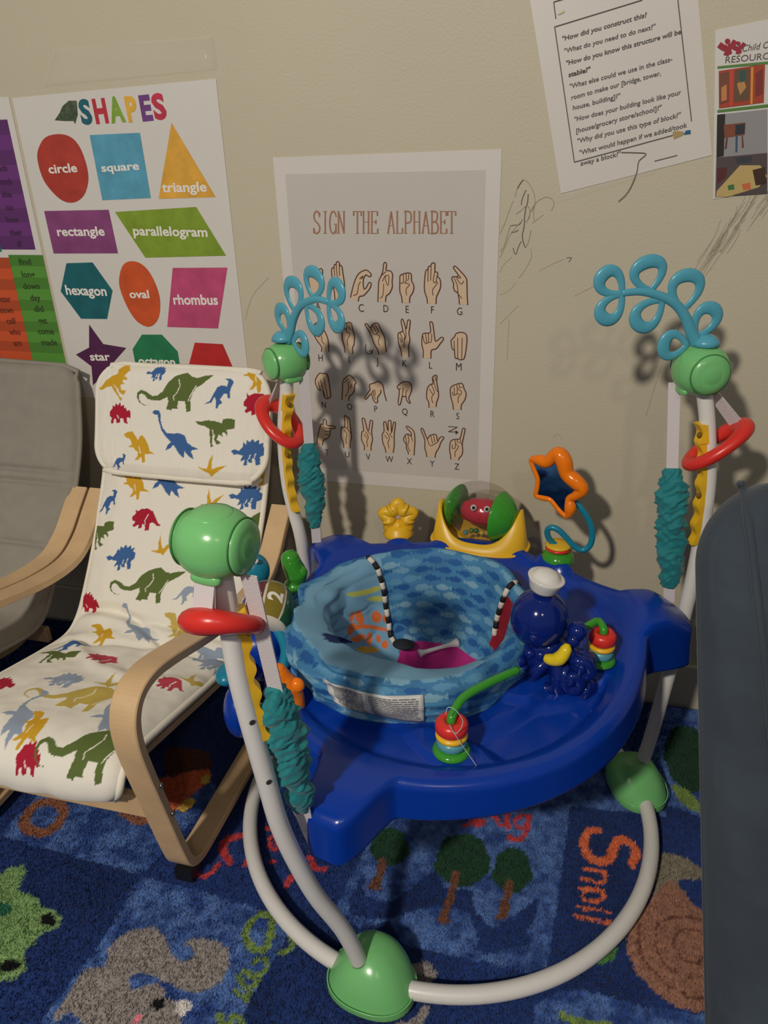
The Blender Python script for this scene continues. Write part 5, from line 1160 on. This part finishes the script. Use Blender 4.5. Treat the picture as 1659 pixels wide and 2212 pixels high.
def seg_ell(x0, x1, inset=0, n=18, seg=40):
    pr2 = []
    for x in np.linspace(x0, x1, n): pr2.append((math.sqrt(max(1-(x/(GA))**2, 0))*(GB-inset)+1e-5, x))
    V, Fc = lathe(pr2, seg); V = V @ roty(math.pi/2).T @ rotz(math.radians(-20)).T+gc; return V, Fc
V, Fc = seg_ell(-.050, .040); mk('clear_globe', V, Fc[:-2], M_CLEAR, cr_)
for s in (-1, 1): 
    V, Fc = seg_ell(s*(.050 if s < 0 else .040), s*GA); mk('green_end_cap', V, Fc, M_TOYGREEN, cr_)
ff = gc+np.array([.004, -.004, .002])
mb = MB(); mb.add(*ball(ff, (.043, .028, .026), 28, 18, Rg)); mb.add(*ball(ff+np.array([-.028, 0, .012]) , (.010, .012, .008), 14, 10)); mb.add(*ball(ff+np.array([-.030, 0, -.010]), (.010, .012, .008), 14, 10)); mb.add(*ball(ff+np.array([.030, -.004, -.020]), (.012, .010, .007), 14, 10)); mb.add(*ball(ff+np.array([.032, 0, .010]), (.009, .012, .010), 14, 10))
M_FISH = mat('red_fish', (206, 48, 66), 0.2)
fi = mb.build('red_fish', M_FISH, cr_)
EY = mat('eye_white', (235, 232, 225), 0.15); EB = mat('eye_black', (16, 14, 14), 0.1)
for px_ in ((1023, 1097), (1052, 1100)):
    e = hit(px_, ff+VIEW(ff)*.0235, VIEW(ff)); mk('eye', *ball(e, .0062, 14, 10), EY, cr_); mk('pupil', *ball(e+unit(CAM-e)*.0036, .0036, 12, 8), EB, cr_)
e = hit((1041, 1113), ff+VIEW(ff)*.024, VIEW(ff)); mk('fish_mouth', *ball(e, (.0035, .002, .0025), 10, 8), EB, cr_)
for q, rgb in enumerate([(90, 150, 150), (110, 140, 60), (70, 120, 80), (220, 190, 80), (200, 170, 90), (80, 140, 150)]):
    mk('rattle_bead', *ball(gc+np.array([-.024+.010*q, -.022+.004*(q % 2), -.036+.003*(q % 3)]), .0052, 10, 8), plain(rgb, .3), cr_)
# star mirror on a teal rod
Zm = zs((1100, 950), 7.136); m0 = np.array([-.026, -.152, 0]); m0[2] = tray_z(m0[0], m0[1])+.010
mb = mk('mirror_toy', *lathe([(0, 0), (.0285, 0), (.0300, .006), (.0285, .014), (.022, .022), (.014, .025), (0, .025)], 30, m0), M_TOYGREEN, jp, label='orange star mirror on a bent teal rod')
mk('red_bead', *lathe([(0, 0), (.020, 0), (.0235, .003), (.020, .006), (0, .006)], 28, m0+np.array([0, 0, .026])), M_RED, mb)
mk('yellow_bead', *lathe([(.007, 0), (.021, 0), (.024, .003), (.021, .006), (.007, .006)], 28, m0+np.array([0, 0, .0322])), M_YEL, mb)
vw = VIEW(m0); pm = m0
rod = [hit(Zm(p), pm, vw) for p in [(1010, 940), (1060, 985), (1150, 1090), (1245, 1250), (1280, 1420), (1245, 1580), (1130, 1650), (1000, 1590), (870, 1450), (760, 1350), (650, 1320), (590, 1380), (600, 1480), (660, 1580)]]
rod = np.array(rod); rod += np.outer(np.sin(np.linspace(0, math.pi, len(rod)))*.012, vw); rod = list(rod)+[m0+np.array([0, 0, .030])]
mk('teal_rod', *tube(spl(rod, 7), .0055, 12), M_TEAL, mb)
fdir = unit(np.array([-.31, -.95, .04])); pc = hit(Zm((740, 680)), pm, vw)+vw*.012
pairs = [((310,285),(352,345)), ((440,235),(460,395)), ((590,262),(545,432)), ((700,165),(660,345)), ((820,135),(700,318)), ((920,260),(755,430)), ((985,490),(790,570)), ((1110,590),(920,700)), ((1210,745),(1040,800)), ((1090,895),(950,840)), ((970,945),(868,890)), ((1025,1080),(848,1030)), ((930,1205),(845,1160)), ((770,1135),(770,1060)), ((620,962),(650,905)), ((500,930),(560,880)), ((385,855),(432,868)), ((395,720),(460,740)), ((405,600),(462,610)), ((345,440),(410,480))]
ring = []; rr = []; inn_ = []
for a, b in pairs:
    A_ = hit(Zm(a), pc, fdir); B_ = hit(Zm(b), pc, fdir); ring.append((A_+B_)/2); rr.append(max(np.linalg.norm(A_-B_)/2*1.02, .0045)); inn_.append(B_)
ring = spl(ring, 4, closed=True); rr = spl(np.array(rr)[:, None], 4, closed=True)[:, 0]
mk('star_frame', *tube(ring-fdir*.002, rr, 12, closed=True, flat=1.0, ref=fdir), M_ORANGE, mb)
inn_ = np.array(inn_); cen = inn_.mean(0); plate = cen+(inn_-cen)*1.06-fdir*.001
mk('mirror_plate', np.concatenate([plate, plate-fdir*.006]), [tuple(range(20)), tuple(range(39, 19, -1))]+[(i, 20+i, 20+(i+1) % 20, (i+1) % 20) for i in range(20)], mat('mirror_film', (120, 150, 190), 0.06, metal=1.0, bump=0.05, bscale=30), mb, smooth=False)
# bead towers
def bead_tower(px_, name_z, rod_pts, label, rr0=.0205):
    base = atz(px_, .0); 
    for _ in range(10):
        base = atz(px_, tray_z(base[0], base[1])+.004)
    t = mk('bead_tower', *lathe([(0, 0), (rr0*1.22, 0), (rr0*1.27, .003), (rr0*1.15, .007), (rr0*.9, .009), (0, .009)], 30, base), M_TOYGREEN, jp, label=label)
    z = .009
    for nm, mm, h, R_ in (('teal_bead', mat('bead_teal', (86, 156, 172), .3), .016, 1.0), ('yellow_bead', M_YEL, .009, 1.06), ('red_bead', M_RED, .021, 1.08)):
        mk(nm, *lathe([(0, 0), (rr0*R_*.82, 0), (rr0*R_, h*.25), (rr0*R_, h*.7), (rr0*R_*.8, h*.96), (rr0*R_*.45, h), (rr0*R_*.35, h*.8), (0, h*.75)], 30, base+np.array([0, 0, z])), mm, t); z += h
    P = [base+np.array([0, 0, z-.012]), base+np.array([0, 0, z+.004])]+list(rod_pts)
    mk('green_rod', *tube(spl(P, 8), .0062, 12), M_TOYGREEN, t)
    return t, base
OH = atz((1165, 1335), .452)
bt1, bb1 = bead_tower((975, 1622), 0, [hit((1000, 1508), (0, 0, .418), (0, 0, 1)), hit((1050, 1478), (0, 0, .419), (0, 0, 1)), hit((1118, 1447), (0, 0, .415), (0, 0, 1))], 'stack of red, yellow and teal beads with a green rod')
bt2, bb2 = bead_tower((1296, 1428), 0, [hit((1292, 1342), (0, 0, .425), (0, 0, 1)), hit((1270, 1352), (0, 0, .424), (0, 0, 1)), hit((1245, 1368), (0, 0, .42), (0, 0, 1))], 'second bead stack behind the octopus toy', .0185)
fil = [hit(p, bb1+np.array([0, -.022, 0]), VIEW(bb1)) for p in [(962, 1545), (968, 1528), (985, 1535), (1000, 1560), (985, 1585), (970, 1565), (985, 1590), (1005, 1620), (1025, 1648), (1042, 1672)]]
mk('plastic_thread', *tube(spl(fil, 5), .0006, 6), mat('thread', (190, 200, 205), .2), bt1)
# octopus
vo = VIEW(OH); pl = OH+vo*.022
def op(x, y, d=0.0): return hit((1060+x/5.925, 1220+y/5.925), OH+vo*(.022+d), vo)
mp = mpp(OH)/5.925
rto = np.cross([0, 0, 1.], vo); Ro_ = np.stack([rto, -vo, [0, 0, 1.]], 1)
mb = MB(); mb.add(*ball(OH, (.0425, .0425, .046), 40, 28, Ro_))
obz = tray_z(OH[0], OH[1])
mb.add(*ball(np.array([OH[0]+.012, OH[1]+.002, obz+.034]), (.040, .032, .036), 28, 18, Ro_))
for x, y, r, d in [(360,1220,112,0),(500,1130,85,0),(420,1300,80,-.004),(1110,850,135,-.004),(1060,960,100,0),(1170,1250,190,-.006),(1200,1560,180,-.010),(1010,1130,120,0),(640,1150,90,0)]:
    mb.add(*ball(op(x, y, d), r*mp*.95, 18, 12))
def tent(pts, r0, r1): 
    P = spl([op(x, y, d) for x, y, d in pts], 6); mb.add(*tube(P, np.linspace(r0, r1, len(P)), 12)); mb.add(*ball(P[-1], r1, 12, 8))
tent([(700,1250,0),(600,1340,.006),(500,1480,.008),(480,1620,.008),(540,1740,.008),(660,1770,.008),(760,1700,.010),(760,1600,.012),(690,1580,.013),(680,1640,.014)], .0105, .0085)
tent([(860,1270,0),(850,1420,.008),(860,1580,.010),(930,1710,.010),(1050,1740,.010),(1180,1680,.008),(1220,1600,.006)], .0110, .0090)
tent([(960,1300,0),(940,1430,.010),(980,1560,.012),(1080,1600,.012),(1140,1520,.013),(1100,1430,.014),(1030,1430,.016),(1020,1490,.018)], .0100, .0080)
tent([(1050,1180,0),(1110,1230,.010),(1230,1260,.010),(1280,1350,.010),(1220,1420,.010),(1140,1380,.012),(1160,1310,.014)], .0100, .0080)
oc = mb.build('octopus_toy', M_NAVY, jp, label='glossy navy blue octopus toy with curled tentacles')
hc = hit((1176, 1262), OH, vo); lean = Ro_ @ roty(.20)
mk('sailor_hat', *lathe([(0, -.010), (.0180, -.010), (.0205, -.006), (.0245, .006), (.0272, .0118), (.0268, .0132), (.0235, .0126), (.0205, .0128), (.0185, .0170), (.0135, .0212), (.007, .0232), (0, .0236)], 36, hc, lean), M_HAT, oc, label='white sailor cap')
B = [op(690, 1190, .012), op(790, 1215, .016), op(880, 1195, .018), op(950, 1110, .016), op(985, 1010, .012)]
P = spl(B, 6); mk('banana', *tube(P, np.interp(np.linspace(0, 1, len(P)), [0, .15, .5, .85, 1], [.0055, .0085, .0108, .0085, .003]), 12), mat('banana_yellow', (232, 204, 36), .18), oc)
# green and orange figures
def figure(pix, radii, zc, m, nm, label, foot=True):
    c_ = None
    base = atz(pix[-1], .36)
    for _ in range(10): base = atz(pix[-1], tray_z(base[0], base[1])+.004)
    vw_ = VIEW(base); P = [hit(p, base, vw_) for p in pix]
    P = spl(P, 7); rr_ = np.interp(np.linspace(0, 1, len(P)), np.linspace(0, 1, len(radii)), radii)
    mb_ = MB(); mb_.add(*tube(P, rr_, 16)); mb_.add(*ball(P[0], rr_[0], 16, 10)); mb_.add(*ball(P[-1], rr_[-1], 16, 10))
    return mb_.build(nm, m, jp, label=label), base, vw_
gf, gbp, gv = figure([(627, 1207), (632, 1222), (640, 1240), (640, 1256), (637, 1270)], [.0165, .0185, .0205, .0150, .0215], 0, M_TOYGREEN, 'animal_figure', 'glossy green figure on the left of the tray')
mk('snout', *ball(hit((648, 1236), gbp+gv*.006, gv), (.014, .011, .014), 16, 10), M_TOYGREEN, gf)
of, obp, ov = figure([(603, 1447), (612, 1462), (625, 1482), (636, 1500), (640, 1525)], [.0100, .0120, .0165, .0135, .0135], 0, M_ORANGE, 'animal_figure', 'glossy orange figure beside the front pole')
mk('snout', *ball(hit((641, 1480), obp+ov*.006, ov), (.012, .010, .012), 16, 10), M_ORANGE, of)
# number roller console at the left
rc = atz((566, 1332), .405)
cons = MB(); rad = unit([rc[0]-JC[0], rc[1]-JC[1], 0]); tg = np.array([-rad[1], rad[0], 0]); Rc = np.stack([rad, tg, [0, 0, 1.]], 1)
cons.add(*ball(rc-np.array([0, 0, .045])+rad*.006, (.050, .072, .055), 30, 20, Rc, 2.6))
for px_, z_, r_ in [((522, 1530), .335, (.026, .040, .045)), ((520, 1460), .36, (.022, .03, .03))]:
    cons.add(*ball(atz(px_, z_), r_, 20, 14, Rc))
co = cons.build('roller_console', M_TRAY, jp, label='blue console with a spinning number roller')
mk('teal_dome', *ball(atz((552, 1232), .452), (.024, .024, .030), 24, 16), M_TEAL, co)
mk('teal_button', *ball(atz((492, 1455), .365), (.018, .026, .014), 24, 16, Rc), M_TEAL, co)
e = hit((553, 1212), atz((552, 1232), .452)+VIEW(rc)*.022, VIEW(rc)); mk('eye', *ball(e, .0045, 12, 8), EY, co)
mk('teal_arch', *tube(spl([atz((612, 1440), .37), atz((618, 1405), .385), atz((608, 1375), .395), atz((596, 1360), .40)], 6), .009, 10), M_TEAL, co)
# roller: barrel with numbered panels
ax_ = unit(tg*.93+np.array([0, 0, -.30])); RB_ = .034; rcc = rc+np.array([0, 0, .010])-rad*.010
e1 = unit(np.cross(ax_, [0, 0, 1.])); 
if np.dot(e1, rad) < 0: e1 = -e1
e2 = np.cross(ax_, e1)
if e2[2] < 0: e2 = -e2
V, Fc = lathe([(0, -.040), (.032, -.040), (.041, -.022), (.0430, 0), (.041, .022), (.032, .040), (0, .040)], 36, rcc, np.stack([e1, e2, ax_], 1))
ro = mk('number_roller', V, Fc, mat('roller_white', (216, 206, 190), .3), co)
def rollp(a, t, l): 
    R_ = np.interp(abs(t), [0, .022, .040], [.0430, .041, .032])+l
    return rcc+(-e1*math.cos(a)+e2*math.sin(a))*R_+ax_*t
for q, (rgb, dig) in enumerate([((44, 92, 60), '1'), ((132, 116, 36), '2'), ((104, 36, 40), '3'), ((60, 60, 120), '4')]):
    a0 = math.radians(-2+46*q); a1 = a0+math.radians(40)
    na, ntt = 8, 10; V = [rollp(a0+(a1-a0)*i/na, -.034+.068*j/ntt, .0008) for i in range(na+1) for j in range(ntt+1)]
    mk('number_panel', V, [(i*(ntt+1)+j, i*(ntt+1)+j+1, (i+1)*(ntt+1)+j+1, (i+1)*(ntt+1)+j) for i in range(na) for j in range(ntt)], plain(rgb, .3), co)
    TV, TF = text_mesh(dig, .04); tc = (TV.min(0)+TV.max(0))/2
    V = [rollp((a0+a1)/2+(y-tc[1])*.032/.041, -(x-tc[0])*.037, .0016) for x, y in TV]; mk('digit', V, [tuple(reversed(f_)) for f_ in TF], WHITEP, co, smooth=False)
